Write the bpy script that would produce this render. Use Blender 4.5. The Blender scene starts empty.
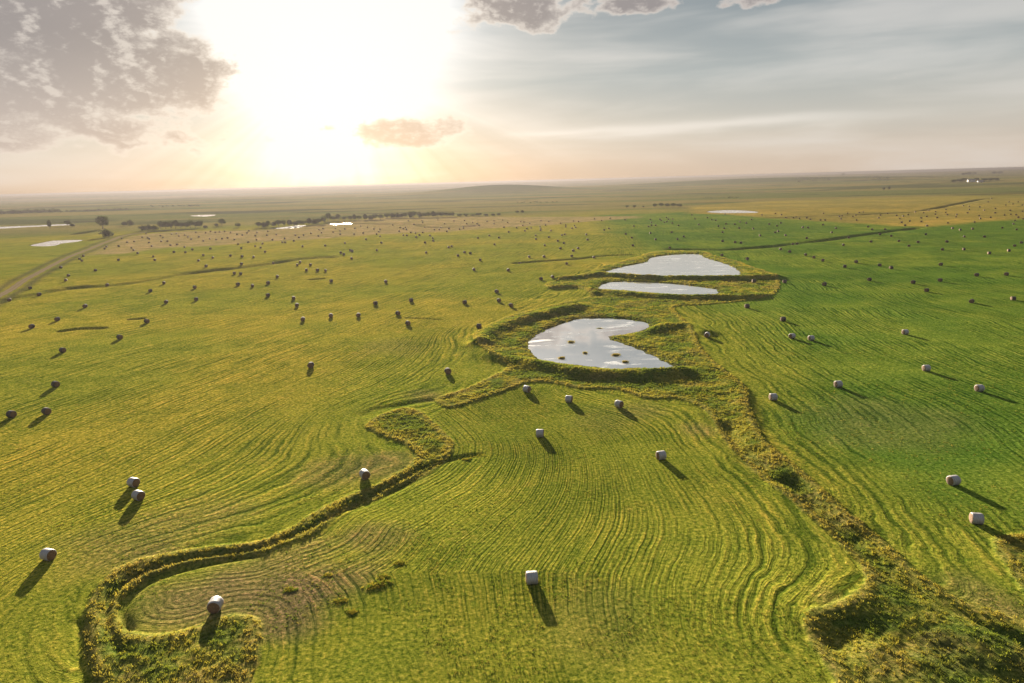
import bpy, bmesh, math, random
import numpy as np
from mathutils import Vector, Matrix

random.seed(7)
rng = np.random.default_rng(11)
scene = bpy.context.scene
C = scene.collection

# ------------------------------------------------------------------ camera
W, H = 1024, 683
F = 24.0 / 36.0 * W
CZ = 46.0
PITCH = math.radians(13.24)
ROLL = math.radians(1.54)
Fv = np.array([0, math.cos(PITCH), -math.sin(PITCH)])
U0 = np.array([0, math.sin(PITCH), math.cos(PITCH)])
R0 = np.array([1.0, 0, 0])
Rv = R0 * math.cos(ROLL) - U0 * math.sin(ROLL)
Uv = U0 * math.cos(ROLL) + R0 * math.sin(ROLL)
cam = bpy.data.cameras.new('camera')
cam.lens = 24.0; cam.sensor_width = 36.0; cam.clip_start = 0.5; cam.clip_end = 90000
co = bpy.data.objects.new('camera', cam); C.objects.link(co)
M = Matrix.Identity(4)
for i in range(3):
    M[i][0] = Rv[i]; M[i][1] = Uv[i]; M[i][2] = -Fv[i]
M[2][3] = CZ
co.matrix_world = M
scene.camera = co

SUN_AZ = math.radians(-13.0)
SUN_EL = math.radians(9.4)
SUN = np.array([math.sin(SUN_AZ) * math.cos(SUN_EL), math.cos(SUN_AZ) * math.cos(SUN_EL), math.sin(SUN_EL)])
EXPO = 2.42

def ray(px, py):
    d = Fv + Rv * (px - 512) / F + Uv * (341.5 - py) / F
    return d / np.linalg.norm(d)

# ------------------------------------------------------------------ noise
def _h(ix, iy, s):
    n = (ix * 374761393 + iy * 668265263 + s * 974711) & 0x7fffffff
    n = ((n ^ (n >> 13)) * 1274126177) & 0x7fffffff
    return ((n ^ (n >> 16)) & 0xffff) / 65535.0
def vnoise(x, y, s=0):
    x = np.asarray(x, float); y = np.asarray(y, float)
    ix = np.floor(x).astype(np.int64); iy = np.floor(y).astype(np.int64)
    fx = x - ix; fy = y - iy
    fx = fx * fx * (3 - 2 * fx); fy = fy * fy * (3 - 2 * fy)
    a = _h(ix, iy, s); b = _h(ix + 1, iy, s); c = _h(ix, iy + 1, s); d = _h(ix + 1, iy + 1, s)
    return (a * (1 - fx) + b * fx) * (1 - fy) + (c * (1 - fx) + d * fx) * fy
def fbm(x, y, s=0, o=4):
    v = 0; a = 0.5; t = 0
    for k in range(o):
        v = v + a * vnoise(x * 2 ** k, y * 2 ** k, s + k * 17); t += a; a *= 0.5
    return v / t            # 0..1
def sstep(a, b, x):
    t = np.clip((x - a) / (b - a), 0, 1)
    return t * t * (3 - 2 * t)

# ------------------------------------------------------------------ base terrain (broad shape only)
def hbase(x, y):
    x = np.asarray(x, float); y = np.asarray(y, float)
    r = np.hypot(x, y)
    z = 1.6 * (fbm(x / 170, y / 170, 3, 2) - 0.5) * sstep(60, 260, r) * (1 - sstep(900, 1600, r))
    far = sstep(1500, 5000, r)
    z = z + far * 26 * (fbm(x / 2300 + 3, y / 1500, 5, 3) - 0.5)
    z = z + sstep(5500, 9500, r) * (13 + 12 * fbm(x / 2600, y / 2600, 9, 3))
    # low mound in the middle distance and the long rise on the right
    z = z + 29 * np.exp(-((x + 35) / 290) ** 2 - ((y - 2900) / 300) ** 2)
    z = z + 24 * np.exp(-((x - 1500) / 900) ** 2 - ((y - 3700) / 600) ** 2)
    z = z + 8 * np.exp(-((x - 2300) / 900) ** 2 - ((y - 2400) / 500) ** 2)
    return np.minimum(z, 40 + (z - 40) * .05)

def unproj(px, py, hf=hbase):
    d = ray(px, py)
    if d[2] > -0.002: d[2] = -0.002
    t = -CZ / d[2]
    for _ in range(12):
        x, y = d[0] * t, d[1] * t
        t = t * 0.3 + 0.7 * (float(hf(x, y)) - CZ) / d[2]
    return d[0] * t, d[1] * t

def W2(pts): return np.array([unproj(*p) for p in pts])

def smooth_line(P, closed, n=3):
    P = np.asarray(P); out = []; N = len(P)
    rng_ = range(N) if closed else range(N - 1)
    for i in rng_:
        if closed: p0, p1, p2, p3 = P[i - 1], P[i], P[(i + 1) % N], P[(i + 2) % N]
        else: p0, p1, p2, p3 = P[max(i - 1, 0)], P[i], P[i + 1], P[min(i + 2, N - 1)]
        for k in range(n):
            t = k / n
            out.append(0.5 * ((2 * p1) + (-p0 + p2) * t + (2 * p0 - 5 * p1 + 4 * p2 - p3) * t * t + (-p0 + 3 * p1 - 3 * p2 + p3) * t ** 3))
    if not closed: out.append(P[-1])
    return np.array(out)

def dist_line(x, y, P, closed=False, far=60.0):
    """distance of points to a polyline (far+ when further than bbox+far)"""
    out = np.full(x.shape, far * 2.0)
    lo = P.min(0) - far; hi = P.max(0) + far
    idx = np.nonzero((x > lo[0]) & (x < hi[0]) & (y > lo[1]) & (y < hi[1]))[0]
    if closed: A = P; B = np.roll(P, -1, 0)
    else: A = P[:-1]; B = P[1:]
    D = B - A; L2 = (D ** 2).sum(1) + 1e-12
    for s in range(0, len(idx), 20000):
        ii = idx[s:s + 20000]
        qx = x[ii][:, None] - A[:, 0]; qy = y[ii][:, None] - A[:, 1]
        t = np.clip((qx * D[:, 0] + qy * D[:, 1]) / L2, 0, 1)
        qx -= t * D[:, 0]; qy -= t * D[:, 1]
        out[ii] = np.sqrt((qx * qx + qy * qy).min(1))
    return out
def dist_soft(x, y, P, kk, mask):
    """rounded distance: like driving a mower along a line, never a sharp corner"""
    seg = np.linalg.norm(np.diff(P, axis=0), axis=1); s = np.concatenate([[0], np.cumsum(seg)])
    m = max(int(s[-1] / 3.0), 8); t = np.linspace(0, s[-1], m)
    Q = np.stack([np.interp(t, s, P[:, 0]), np.interp(t, s, P[:, 1])], 1); ds = s[-1] / (m - 1)
    out = dist_line(x, y, P, False, 500)
    ix = np.nonzero(mask)[0]
    for q in range(0, len(ix), 20000):
        ii = ix[q:q + 20000]
        d = np.sqrt((x[ii][:, None] - Q[:, 0]) ** 2 + (y[ii][:, None] - Q[:, 1]) ** 2)
        d0 = d.min(1)
        out[ii] = d0 - kk * np.log((np.exp(-(d - d0[:, None]) / kk)).sum(1) * ds / kk)
    return out
def inside(x, y, P):
    out = np.zeros(x.shape, bool)
    lo = P.min(0); hi = P.max(0)
    idx = np.nonzero((x > lo[0]) & (x < hi[0]) & (y > lo[1]) & (y < hi[1]))[0]
    if not len(idx): return out
    xs, ys = x[idx], y[idx]; r = np.zeros(len(idx), bool)
    N = len(P)
    for i in range(N):
        x1, y1 = P[i]; x2, y2 = P[(i + 1) % N]
        if y1 == y2: continue
        c = ((y1 > ys) != (y2 > ys)) & (xs < (x2 - x1) * (ys - y1) / (y2 - y1) + x1)
        r ^= c
    out[idx] = r
    return out
def sdist(x, y, P, far=60.0):
    d = dist_line(x, y, P, True, far)
    return np.where(inside(x, y, P), -d, d)

# ------------------------------------------------------------------ layout, traced in the photograph and laid on the ground
L1 = [(92,683),(84,655),(83,620),(92,592),(115,570),(150,557),(205,547),(256,542),(290,528),(315,512),(345,497),(370,487),(395,474),(411,465),(416,455),(405,445),(385,437),(368,430),(366,424),(380,415),(403,408),(420,411),(432,420),(445,432),(453,443),(452,454),(440,466),(425,475),(400,486),(375,499),(350,508),(330,522),(318,533),(295,541),(256,556),(225,559),(190,565),(160,572),(138,585),(122,600),(119,618),(128,631),(150,635),(175,633),(200,626),(223,617),(240,614),(258,617),(262,632),(260,650),(255,670),(252,690),(245,730),(100,730)]
L2 = [(435,399),(448,408),(467,404),(490,396),(512,389),(528,383),(551,383),(580,389),(617,390),(644,399),(675,399),(699,407),(710,418),(723,439),(739,455),(768,484),(785,496),(810,518),(836,541),(858,564),(864,576),(856,592),(833,603),(810,610),(803,618),(805,631),(816,654),(833,683),(855,740),(1150,760),(1150,670),(1060,634),(1024,621),(994,611),(960,599),(918,572),(889,544),(861,524),(825,493),(794,465),(768,444),(757,425),(749,402),(747,388),(731,375),(712,360),(699,344),(696,336),(687,322),(675,311),(678,306),(712,304),(760,299),(777,292),(779,280),(772,273),(750,266),(737,261),(715,256),(704,252),(680,251),(655,252),(640,256),(620,262),(603,266),(585,273),(562,279),(545,284),(552,289),(576,288),(590,296),(564,302),(540,308),(512,315),(490,324),(475,333),(473,340),(480,350),(495,360),(507,368),(490,377),(467,388)]
L3 = [(994,546),(993,539),(1002,535),(1030,534),(1080,530),(1120,640),(1060,618),(1030,600),(1012,576)]
TALL = [smooth_line(W2(p), True) for p in (L1, L2, L3)]
PONDS_PX = {
 'near': [(552,327),(574,319),(594,317.5),(624,318.5),(645,321.5),(648,325),(638,330.5),(611,335),(610,338),(623,343),(649,353),(673,366),(672,368.5),(659,368.8),(638,366.5),(612,368),(591,365),(565,362),(541,358),(532,350),(530.5,339),(543,331)],
 'upper': [(608,270),(624,266),(647,261.5),(652,257.5),(674,254.5),(698,254),(705,257.5),(727,264),(738,270),(737,275),(715,276.5),(692,277),(662,275.5),(624,274),(609,272)],
 'middle': [(598,287.5),(607,282.5),(622,281),(662,282.5),(687,285),(712,288),(717,290.5),(714,293.5),(687,294),(662,292.5),(624,289.5),(603,288.8)],
 'far_right': [(707,211.3),(725,209.7),(745,210.2),(758,212),(750,213),(720,212.8)],
 'left': [(31,245),(42,242.5),(55,240.2),(82,239.8),(75,241.8),(61,243.3),(54,245.3),(42,245.8)],
 'left_strip': [(-60,229.5),(0,226.5),(35,225.2),(70,223.6),(70,224.8),(35,226.6),(0,228.6),(-60,231.8)],
 'glint': [(190,215.6),(203,214.6),(216,214.6),(206,216.4)],
 'tree_line': [(272,228.6),(288,226.2),(303,224.8),(300,227.2),(288,228.4)],
 'stubble': [(327,224),(338,223.4),(350,223.2),(348,223.9),(336,224.4)],
}
PONDS = {k: smooth_line(W2(v), True) for k, v in PONDS_PX.items()}
PLEV = {k: float(np.mean(hbase(v[:, 0], v[:, 1]))) - 0.35 for k, v in PONDS.items()}
# (pixels, height, half width in metres)
RIDGES = [
 ([(479,346),(492,357),(512,361),(538,366),(565,371),(604,375),(644,375),(681,373)], 1.15, 3.0),
 ([(481,344),(492,332),(515,322),(545,314),(580,307)], 1.3, 3.5),
 ([(604,275.5),(640,278),(700,279),(740,279),(775,277.5)], 1.5, 3.5),
 ([(596,291),(640,296),(700,298),(745,297.5),(760,296)], 1.1, 3.2),
 ([(560,279),(585,277),(603,274)], 1.2, 3.0),
 ([(552,288),(580,287),(595,294)], 1.0, 2.5),
 ([(652,331),(668,327),(690,327),(705,333)], 1.0, 3.4),
 ([(690,352),(716,372),(738,392),(742,410),(752,432),(775,458),(810,488),(850,525)], 0.45, 2.2),
]
GROOVES = [
 ([(-30,306),(15,298),(67,288),(112,285.5),(150,280),(190,273),(220,269.5),(256,265.5),(300,259),(330,257)], 1.2, 4.5),
 ([(516,263),(543,261),(574,259),(592,257),(609,255.5),(634,255)], .9, 2.2),
 ([(669,249),(702,249.5),(727,249.5),(768,246.5),(818,241),(868,234),(918,228)], 1.2, 3.5),
 ([(768,218),(896,213),(916,211.6),(937,208),(958,203.8),(981,199.4),(1000,197.7)], 1.4, 4.0),
 ([(271,229),(326,223.5),(384,224),(413,224),(424,226.5),(440,227.5),(459,227),(479,225.4)], 1.6, 4.0),
 ([(406,318),(424,318.5),(441,320)], 0.25, .8),
 ([(312,279.5),(323,278.5)], 0.8, 1.5),
 ([(62,331),(80,328.5),(102,328)], 0.9, 1.3),
 ([(130,319.5),(142,318.5)], 0.9, 1.2),
 ([(366,414),(378,409),(400,405),(424,401),(450,398)], 0.3, 1.5),
 ([(451,459),(468,456),(480,455)], 0.4, 0.8),
 ([(88,690),(83,655),(82,622)], 0.3, .8),
 ([(440,462),(415,478),(385,493),(352,507)], 0.35, 0.9),
 ([(726,425),(735,442),(747,458),(770,478)], .5, 1.6),
 ([(128,629),(122,612),(130,596),(150,580),(185,568),(225,559.5),(256,555)], 0.35, 0.7),
 ([(120,650),(108,625),(108,605),(122,585),(150,569),(200,556),(256,549),(300,533),(335,514),(370,494),(400,480),(425,466)], .4, .6),
 ([(835,640),(862,628),(890,632),(925,650),(980,674),(1040,692)], .6, 2.6),
 ([(790,482),(815,502),(850,536),(890,572),(940,604),(1024,642)], 0.7, 1.4),
]
RIDGES = [(smooth_line(W2(p), False), a, w) for p, a, w in RIDGES]
GROOVES = [(smooth_line(W2(p), False), a, w) for p, a, w in GROOVES]
ROAD_PX = [(-40,318),(-15,303),(2,294.5),(12,289),(24,280.5),(37,273.5),(50,266.5),(70,256.5),(87,250),(100,244.5),(112,240),(125,235.5),(153,231.5),(190,229.5)]
ROAD = smooth_line(W2(ROAD_PX), False, 8)
STUB = W2([(84,256),(95,255),(128,253),(153,249),(178,247),(215,245.6),(256,242.5),(318,239),(381,234),(446,232),(496,228),(549,225),(592,221),(637,218),(637,216),(592,216.5),(512,217),(448,216.5),(384,217.5),(358,220),(330,223.5),(300,227),(271,229.5),(230,230.5),(190,231),(150,233.5),(128,237),(115,241),(100,247)])
GOLD = W2([(690,213.5),(728,214.5),(768,218),(818,221),(868,224),(896,226),(925,227),(971,222.5),(1024,219),(1100,216),(1120,193),(1024,194),(940,196),(860,198),(768,201),(690,206)])
BROWN = [((300,590),7,0.8),((285,620),5,0.7),((275,565),8,0.5),((180,600),9,0.55),((150,560),6,.3),((232,590),8,.5),((345,575),5,0.45),((372,540),5,0.35),((310,545),7,.5),
         ((340,470),8,0.4),((385,470),6,0.4),((430,395),6,0.4),((640,410),6,.25),((600,420),9,.2),((965,585),5,0.4),((830,600),3,0.3),((1010,612),6,.5),((165,530),12,.35),((400,345),12,.2),((600,610),8,.2),((880,420),16,.25),((700,430),5,.4)]
BROWN = [(unproj(*p), r, a) for p, r, a in BROWN]

def field(x, y):
    """heights and surface attributes for arrays of ground points"""
    r = np.hypot(x, y)
    z = hbase(x, y)
    near = r < 1400
    # ponds
    pd = np.full(x.shape, 99.0); pl = np.zeros(x.shape); shore = (fbm(x / 2.4, y / 2.4, 151, 3) - .5) * 1.9
    for k, P in PONDS.items():
        d = sdist(x, y, P, 60.0) + shore
        m = d < pd
        pd = np.where(m, d, pd); pl = np.where(m, PLEV[k], pl)
    flat = 1 - sstep(4, 40, pd)
    z = z * (1 - flat) + (pl + 0.35) * flat
    # grass strips
    td = np.full(x.shape, 99.0)
    for P in TALL:
        td = np.minimum(td, sdist(x, y, P, 60.0))
    rag = (fbm(x / 2.2, y / 2.2, 31, 3) - 0.5) * 1.3
    tm = sstep(0.35, -0.35, td + rag * 0.7)
    for P, a, w in RIDGES:
        d = dist_line(x, y, P, False, 30)
        z = z + a * np.exp(-(d / w) ** 2) * (0.8 + 0.4 * fbm(x / 9, y / 9, 8, 2)) * sstep(0.5, 4, pd)
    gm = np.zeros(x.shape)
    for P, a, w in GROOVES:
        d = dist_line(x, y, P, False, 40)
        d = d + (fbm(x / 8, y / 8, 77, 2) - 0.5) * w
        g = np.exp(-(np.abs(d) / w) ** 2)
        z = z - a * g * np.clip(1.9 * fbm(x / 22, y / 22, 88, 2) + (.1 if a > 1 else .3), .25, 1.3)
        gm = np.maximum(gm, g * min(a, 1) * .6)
    lump = fbm(x / 3.0, y / 3.0, 41, 4)
    edge = np.exp(-((td + 0.9) / 0.8) ** 2)
    z = z + tm * (0.10 + .60 * (lump - 0.38) * sstep(0, -4, td) + 0.12 * edge) * sstep(0.4, 2.5, pd)
    # pond bowls
    sh = 0.35 * sstep(0, 4.5, pd)
    zb = pl + sh
    z = np.where(pd < 4.5, np.minimum(z, zb + (z - zb) * sstep(0.3, 4.5, pd)), z)
    z = np.where(pd < 0, pl - 0.5 * sstep(0, -3, pd) - 0.02, z)
    return z, td, tm, pd, gm, lump

def hground(x, y):
    a = np.array([float(x)]); b = np.array([float(y)])
    return float(field(a, b)[0][0])

# ------------------------------------------------------------------ node helpers
def new_mat(name):
    m = bpy.data.materials.new(name); m.use_nodes = True
    nt = m.node_tree; nt.nodes.clear()
    return m, nt
class NT:
    def __init__(s, nt): s.nt = nt
    def n(s, t, **kw):
        nd = s.nt.nodes.new(t)
        for k, v in kw.items(): setattr(nd, k, v)
        return nd
    def put(s, sock, v):
        if v is None: return
        if isinstance(v, bpy.types.NodeSocket): s.nt.links.new(v, sock)
        else:
            if sock.type == 'RGBA' and len(v) == 3: v = (*v, 1)
            sock.default_value = v
    def math(s, op, a, b=None, c=None, clamp=False):
        nd = s.n('ShaderNodeMath', operation=op, use_clamp=clamp)
        s.put(nd.inputs[0], a); s.put(nd.inputs[1], b); s.put(nd.inputs[2], c)
        return nd.outputs[0]
    def vmath(s, op, a, b=None):
        nd = s.n('ShaderNodeVectorMath', operation=op)
        s.put(nd.inputs[0], a); s.put(nd.inputs[1], b)
        return nd.outputs['Value'] if op in ('DOT_PRODUCT', 'LENGTH') else nd.outputs[0]
    def vscale(s, a, f):
        nd = s.n('ShaderNodeVectorMath', operation='SCALE')
        s.put(nd.inputs[0], a); s.put(nd.inputs['Scale'], f); return nd.outputs[0]
    def mix(s, f, a, b, blend='MIX'):
        nd = s.n('ShaderNodeMix', data_type='RGBA', blend_type=blend, clamp_factor=True)
        s.put(nd.inputs[0], f); s.put(nd.inputs[6], a); s.put(nd.inputs[7], b)
        return nd.outputs[2]
    def noise(s, vec, scale, detail=3, rough=0.5, dist=0.0, col=False):
        nd = s.n('ShaderNodeTexNoise'); s.put(nd.inputs['Vector'], vec)
        nd.inputs['Scale'].default_value = scale; nd.inputs['Detail'].default_value = detail
        nd.inputs['Roughness'].default_value = rough; nd.inputs['Distortion'].default_value = dist
        return nd.outputs['Color' if col else 'Fac']
    def ss(s, v, a, b, to0=0.0, to1=1.0):
        nd = s.n('ShaderNodeMapRange', interpolation_type='SMOOTHSTEP')
        s.put(nd.inputs['Value'], v); nd.inputs['From Min'].default_value = a; nd.inputs['From Max'].default_value = b
        nd.inputs['To Min'].default_value = to0; nd.inputs['To Max'].default_value = to1
        return nd.outputs[0]
    def comb(s, x, y, z):
        nd = s.n('ShaderNodeCombineXYZ'); s.put(nd.inputs[0], x); s.put(nd.inputs[1], y); s.put(nd.inputs[2], z); return nd.outputs[0]
    def attr(s, name, out='Fac'):
        nd = s.n('ShaderNodeAttribute', attribute_name=name); return nd.outputs[out]
    def out(s, surf):
        o = s.n('ShaderNodeOutputMaterial'); s.nt.links.new(surf, o.inputs['Surface']); return o
    def principled(s, col, rough=0.8, normal=None, **kw):
        p = s.n('ShaderNodeBsdfPrincipled'); s.put(p.inputs['Base Color'], col); s.put(p.inputs['Roughness'], rough)
        for k, v in kw.items(): s.put(p.inputs[k.replace('_', ' ')], v)
        if normal is not None: s.put(p.inputs['Normal'], normal)
        return p.outputs[0]
    def bump(s, h, strength, dist, normal=None):
        b = s.n('ShaderNodeBump'); s.put(b.inputs['Height'], h); s.put(b.inputs['Strength'], strength); s.put(b.inputs['Distance'], dist)
        if normal is not None: s.put(b.inputs['Normal'], normal)
        return b.outputs[0]
    def pos(s): return s.n('ShaderNodeNewGeometry').outputs['Position']

def tag(o, label=None, cat=None, group=None, kind=None):
    if label: o['label'] = label
    if cat: o['category'] = cat
    if group: o['group'] = group
    if kind: o['kind'] = kind
    return o

def mesh_obj(name, verts, faces, mats, parent=None, smooth=True, mat_idx=None):
    me = bpy.data.meshes.new(name)
    me.from_pydata([tuple(v) for v in verts], [], [tuple(f) for f in faces])
    for m in (mats if isinstance(mats, (list, tuple)) else [mats]): me.materials.append(m)
    if smooth: me.polygons.foreach_set('use_smooth', [True] * len(me.polygons))
    if mat_idx is not None: me.polygons.foreach_set('material_index', mat_idx)
    me.update()
    o = bpy.data.objects.new(name, me); C.objects.link(o)
    if parent: o.parent = parent
    return o

# ------------------------------------------------------------------ ground mesh
th_in = np.radians(np.arange(-46, 46.001, 0.125))
th_out = np.radians(np.arange(48, 312.1, 3.0))
TH = np.concatenate([th_in, th_out])
rr = [0.5, 6, 12, 18, 24, 30, 36, 41, 45]
r = 48.0
while r < 420: rr.append(r); r *= 1.0038
while r < 1500: rr.append(r); r *= 1.0065
while r < 12500: rr.append(r); r *= 1.014
RR = np.array(rr)
nT, nR = len(TH), len(RR)
GX = (RR[:, None] * np.sin(TH)[None, :]).ravel()
GY = (RR[:, None] * np.cos(TH)[None, :]).ravel()
z, td, tm, pd, gm, lump = field(GX, GY)
print('ground verts', len(GX))

def lerp(a, b, t): return a * (1 - t[:, None]) + b * t[:, None]
def c3(*c): return np.array(c, float)[None, :] * np.ones((len(GX), 1))
rG = np.hypot(GX, GY); azG = np.degrees(np.arctan2(GX, GY))
n1 = fbm(GX / 60, GY / 60, 51, 4); n2 = fbm(GX / 14, GY / 14, 61, 4); n3 = fbm(GX / 260, GY / 120, 71, 3)
# which mown field: left of / inside / right of the strips
right_px = [(1300,760),(1060,634),(1024,621),(994,611),(960,599),(918,572),(889,544),(861,524),(825,493),(794,465),(768,444),(757,425),(749,402),(747,388),(731,375),(712,360),(699,344),(687,322),(675,311),(640,275),(618,250),(600,225),(590,215)]
RB = W2(right_px)
RBpoly = np.vstack([RB, [[RB[-1][0] + 600, RB[-1][1] + 100], [4000, 2500], [4000, 0], [300, -20]]])
rdist = sdist(GX, GY, RBpoly, 400.0)
isR = sstep(10, -30, rdist + 50 * (n1 - .5)) * (rG < 2500) * (azG < 85) * (azG > 0)
colL = lerp(c3(.240, .208, .024), c3(.178, .185, .020), sstep(.35, .65, n1))  # left kept yellower than right: crop tone plus sunward glow put into the colour
colR = lerp(c3(.080, .138, .016), c3(.130, .175, .020), sstep(.4, .65, n2 * .4 + n1 * .6))
col = lerp(colL, colR, isR)
# a lusher sward in the middle field
cen = sstep(120, 60, np.hypot(GX - 20, GY - 75)) * (1 - isR)
col = lerp(col, c3(.170, .190, .020), cen * .7)
# far pastures: long bands of differing growth
bands = fbm(GX / 900, GY / 130 + GX / 2500, 91, 4)
farc = lerp(c3(.105, .115, .028), c3(.175, .145, .040), sstep(.35, .62, bands))
farc = lerp(farc, c3(.045, .055, .02), sstep(.60, .68, fbm(GX / 500, GY / 260, 95, 4)) * .7)
fm = sstep(820, 1100, rG + 200 * (n3 - .5))
fm = np.where(isR > .5, sstep(1000, 1300, rG), fm)
hill = np.exp(-((GX + 35) / 290) ** 2 - ((GY - 2850) / 330) ** 2) + np.exp(-((GX - 1300) / 900) ** 2 - ((GY - 3500) / 350) ** 2)
farc = lerp(farc, c3(.050, .072, .020), sstep(.25, .8, hill) * .8)
farc = lerp(farc, c3(.030, .038, .018), sstep(.70, .76, fbm(GX / 340 + 9, GY / 75, 97, 3)) * .8)
col = lerp(col, farc, fm)
d = sdist(GX, GY, STUB, 200); col = lerp(col, lerp(c3(.33, .235, .10), c3(.22, .18, .05), n2), sstep(10, -12, d + 14 * (n2 - .5)))
d = sdist(GX, GY, GOLD, 300); gcol = lerp(c3(.33, .235, .042), c3(.21, .17, .035), sstep(.3, .6, bands * .5 + n1 * .5))
gcol = lerp(gcol, farc * 1.15, sstep(900, 1500, rG) * .55); col = lerp(col, gcol, sstep(12, -12, d + 14 * (n2 - .5)))
for (bx, by), br, ba in BROWN:
    dd = np.hypot(GX - bx, GY - by); col = lerp(col, c3(.17, .115, .055), sstep(br * 1.2, br * .2, dd + br * (n2 - .5) * 1.4) * ba)
# uncut vegetation
ve = fbm(GX / 3.5, GY / 3.5, 101, 4)
vt = lerp(c3(.090, .118, .020), c3(.175, .168, .028), sstep(.36, .66, ve))
vt = lerp(vt, c3(.17, .11, .045), sstep(.56, .72, fbm(GX / 7, GY / 7, 111, 3)) * .3)
vt = lerp(vt, c3(.24, .20, .045), np.exp(-((td + .8) / .7) ** 2) * .65)  # golden seed-head margin; the lit rim is put into its colour too
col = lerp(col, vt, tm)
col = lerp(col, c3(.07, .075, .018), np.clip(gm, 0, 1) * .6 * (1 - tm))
# muddy shore
col = lerp(col, c3(.09, .085, .035), sstep(3.5, 0.3, pd) * .8)
# roadside verge
rd = dist_line(GX, GY, ROAD, False, 30)
col = lerp(col, c3(.075, .07, .03), np.exp(-((rd - 5.5) / 2.6) ** 2) * .8)

# mowing rows: a coordinate that grows across the rows
B1 = TALL[0]; MR = smooth_line(W2(L2[7:28]), False)
dB = dist_line(GX, GY, B1, True, 500); nearm = (rG < 420) & (np.abs(azG) < 50); dM = dist_soft(GX, GY, MR, 5.0, nearm)
ax = smooth_line(W2([(60,683),(84,655),(83,620),(92,592),(115,570),(205,547),(290,528),(370,487),(411,460),(366,424),(403,402),(440,396),(480,350),(475,333),(512,312),(560,290),(600,262)]), False)
dA = dist_soft(GX, GY, ax, 6.0, nearm)
inC = inside(GX, GY, W2([(245,760),(200,665),(105,640),(100,600),(130,572),(190,558),(256,550),(330,517),(425,475),(453,443),(432,420),(448,408),(512,389),(580,389),(644,399),(699,407),(739,455),(785,496),(836,541),(864,576),(803,618),(833,700),(850,800)])).astype(float)
wB = 1 / (np.abs(dB) + 2) ** 2; wM = 1 / (np.abs(dM) + 2) ** 2
phiC = (dB * wB + (90 - dM) * wM) / (wB + wM)
phiR = dist_soft(GX, GY, RB[1:], 9.0, nearm)
warp = (fbm(GX / 60, GY / 60, 121, 2) - .5) * 12
p0_ = W2([(256,396),(26,500),(368,440)]); dr_ = p0_[1] - p0_[0]; dr_ /= np.linalg.norm(dr_); nr_ = np.array([-dr_[1], dr_[0]])
lin = (GX - p0_[2][0]) * nr_[0] + (GY - p0_[2][1]) * nr_[1]
if np.mean(lin[(azG < -25) & (azG > -35) & (rG > 150) & (rG < 300)]) < 0: lin = -lin
lin = lin + 10 * np.sin(lin / 95) + 6 * np.sin((GX * dr_[0] + GY * dr_[1]) / 80)
wA = np.exp(-(np.maximum(dA, 0) / 14) ** 1.5); dA = dA * wA + (lin + 4) * (1 - wA)
phi = np.where(inC > .5, phiC * 1.35 + 1000 + warp * .5, np.where(rdist < 0, phiR * 1.15 + 2000 + warp * 1.6, dA + warp * .25))
zz = z
idx = np.arange(nR * nT).reshape(nR, nT)
a = idx[:-1, :]; b = idx[1:, :]
quads = np.stack([a, np.roll(a, -1, 1), np.roll(b, -1, 1), b], -1).reshape(-1, 4)
me = bpy.data.meshes.new('ground')
cap = nT
nv = len(GX)
me.vertices.add(nv + 1)
vv = np.empty((nv + 1, 3)); vv[:nv, 0] = GX; vv[:nv, 1] = GY; vv[:nv, 2] = zz; vv[nv] = (0, 0, zz[0])
me.vertices.foreach_set('co', vv.ravel())
tris = np.stack([np.full(nT, nv), np.roll(idx[0], -1), idx[0]], -1)
loops = np.concatenate([quads.ravel()[:0], quads[:, ::-1].ravel(), tris[:, ::-1].ravel()])
me.loops.add(len(loops)); me.loops.foreach_set('vertex_index', loops)
starts = np.concatenate([np.arange(len(quads)) * 4, len(quads) * 4 + np.arange(nT) * 3])
totals = np.concatenate([np.full(len(quads), 4), np.full(nT, 3)])
me.polygons.add(len(starts)); me.polygons.foreach_set('loop_start', starts); me.polygons.foreach_set('loop_total', totals)
me.polygons.foreach_set('use_smooth', np.ones(len(starts), bool))
me.update(calc_edges=True)
def add_attr(name, arr, typ='FLOAT'):
    at = me.attributes.new(name, typ, 'POINT')
    if typ == 'FLOAT': at.data.foreach_set('value', np.append(arr, arr[0]).astype(np.float32))
    else:
        c = np.ones((nv + 1, 4), np.float32); c[:nv, :3] = arr; c[nv, :3] = arr[0]
        at.data.foreach_set('color', c.ravel())
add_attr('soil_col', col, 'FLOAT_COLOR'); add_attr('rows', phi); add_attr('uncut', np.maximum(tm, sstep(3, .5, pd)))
loopm = inside(GX, GY, W2([(105,640),(100,600),(130,572),(190,558),(256,550),(300,545),(310,600),(270,640),(200,645)])).astype(float)
soft_end = sstep(58, 72, rG) * .5 + .5
add_attr('mown', (1 - .6 * loopm) * soft_end * (1 - tm) * (1 - fm) * sstep(4, 8, rd) * sstep(.6, .2, gm) * sstep(1, 4, pd))
if me.validate(): print('ground mesh validated with changes')
ground = bpy.data.objects.new('ground', me); C.objects.link(ground)
tag(ground, 'rolling green hay meadow running out to the hazy horizon', 'ground', kind='structure')
nrm = me.polygons[len(quads) // 2].normal
if nrm.z < 0: me.flip_normals()

m, nt = new_mat('meadow'); k = NT(nt)
P = k.pos()
basec = k.attr('soil_col', 'Color'); phi_ = k.attr('rows'); unc = k.attr('uncut'); mown = k.attr('mown')
sx = k.n('ShaderNodeSeparateXYZ'); k.put(sx.inputs[0], P)
wob = k.math('ADD', k.math('MULTIPLY', k.math('SUBTRACT', k.noise(P, .09, 2), .5), 2.4), k.math('MULTIPLY', k.math('SUBTRACT', k.noise(P, .4, 2), .5), .8))
ph = k.math('ADD', phi_, wob)
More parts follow.
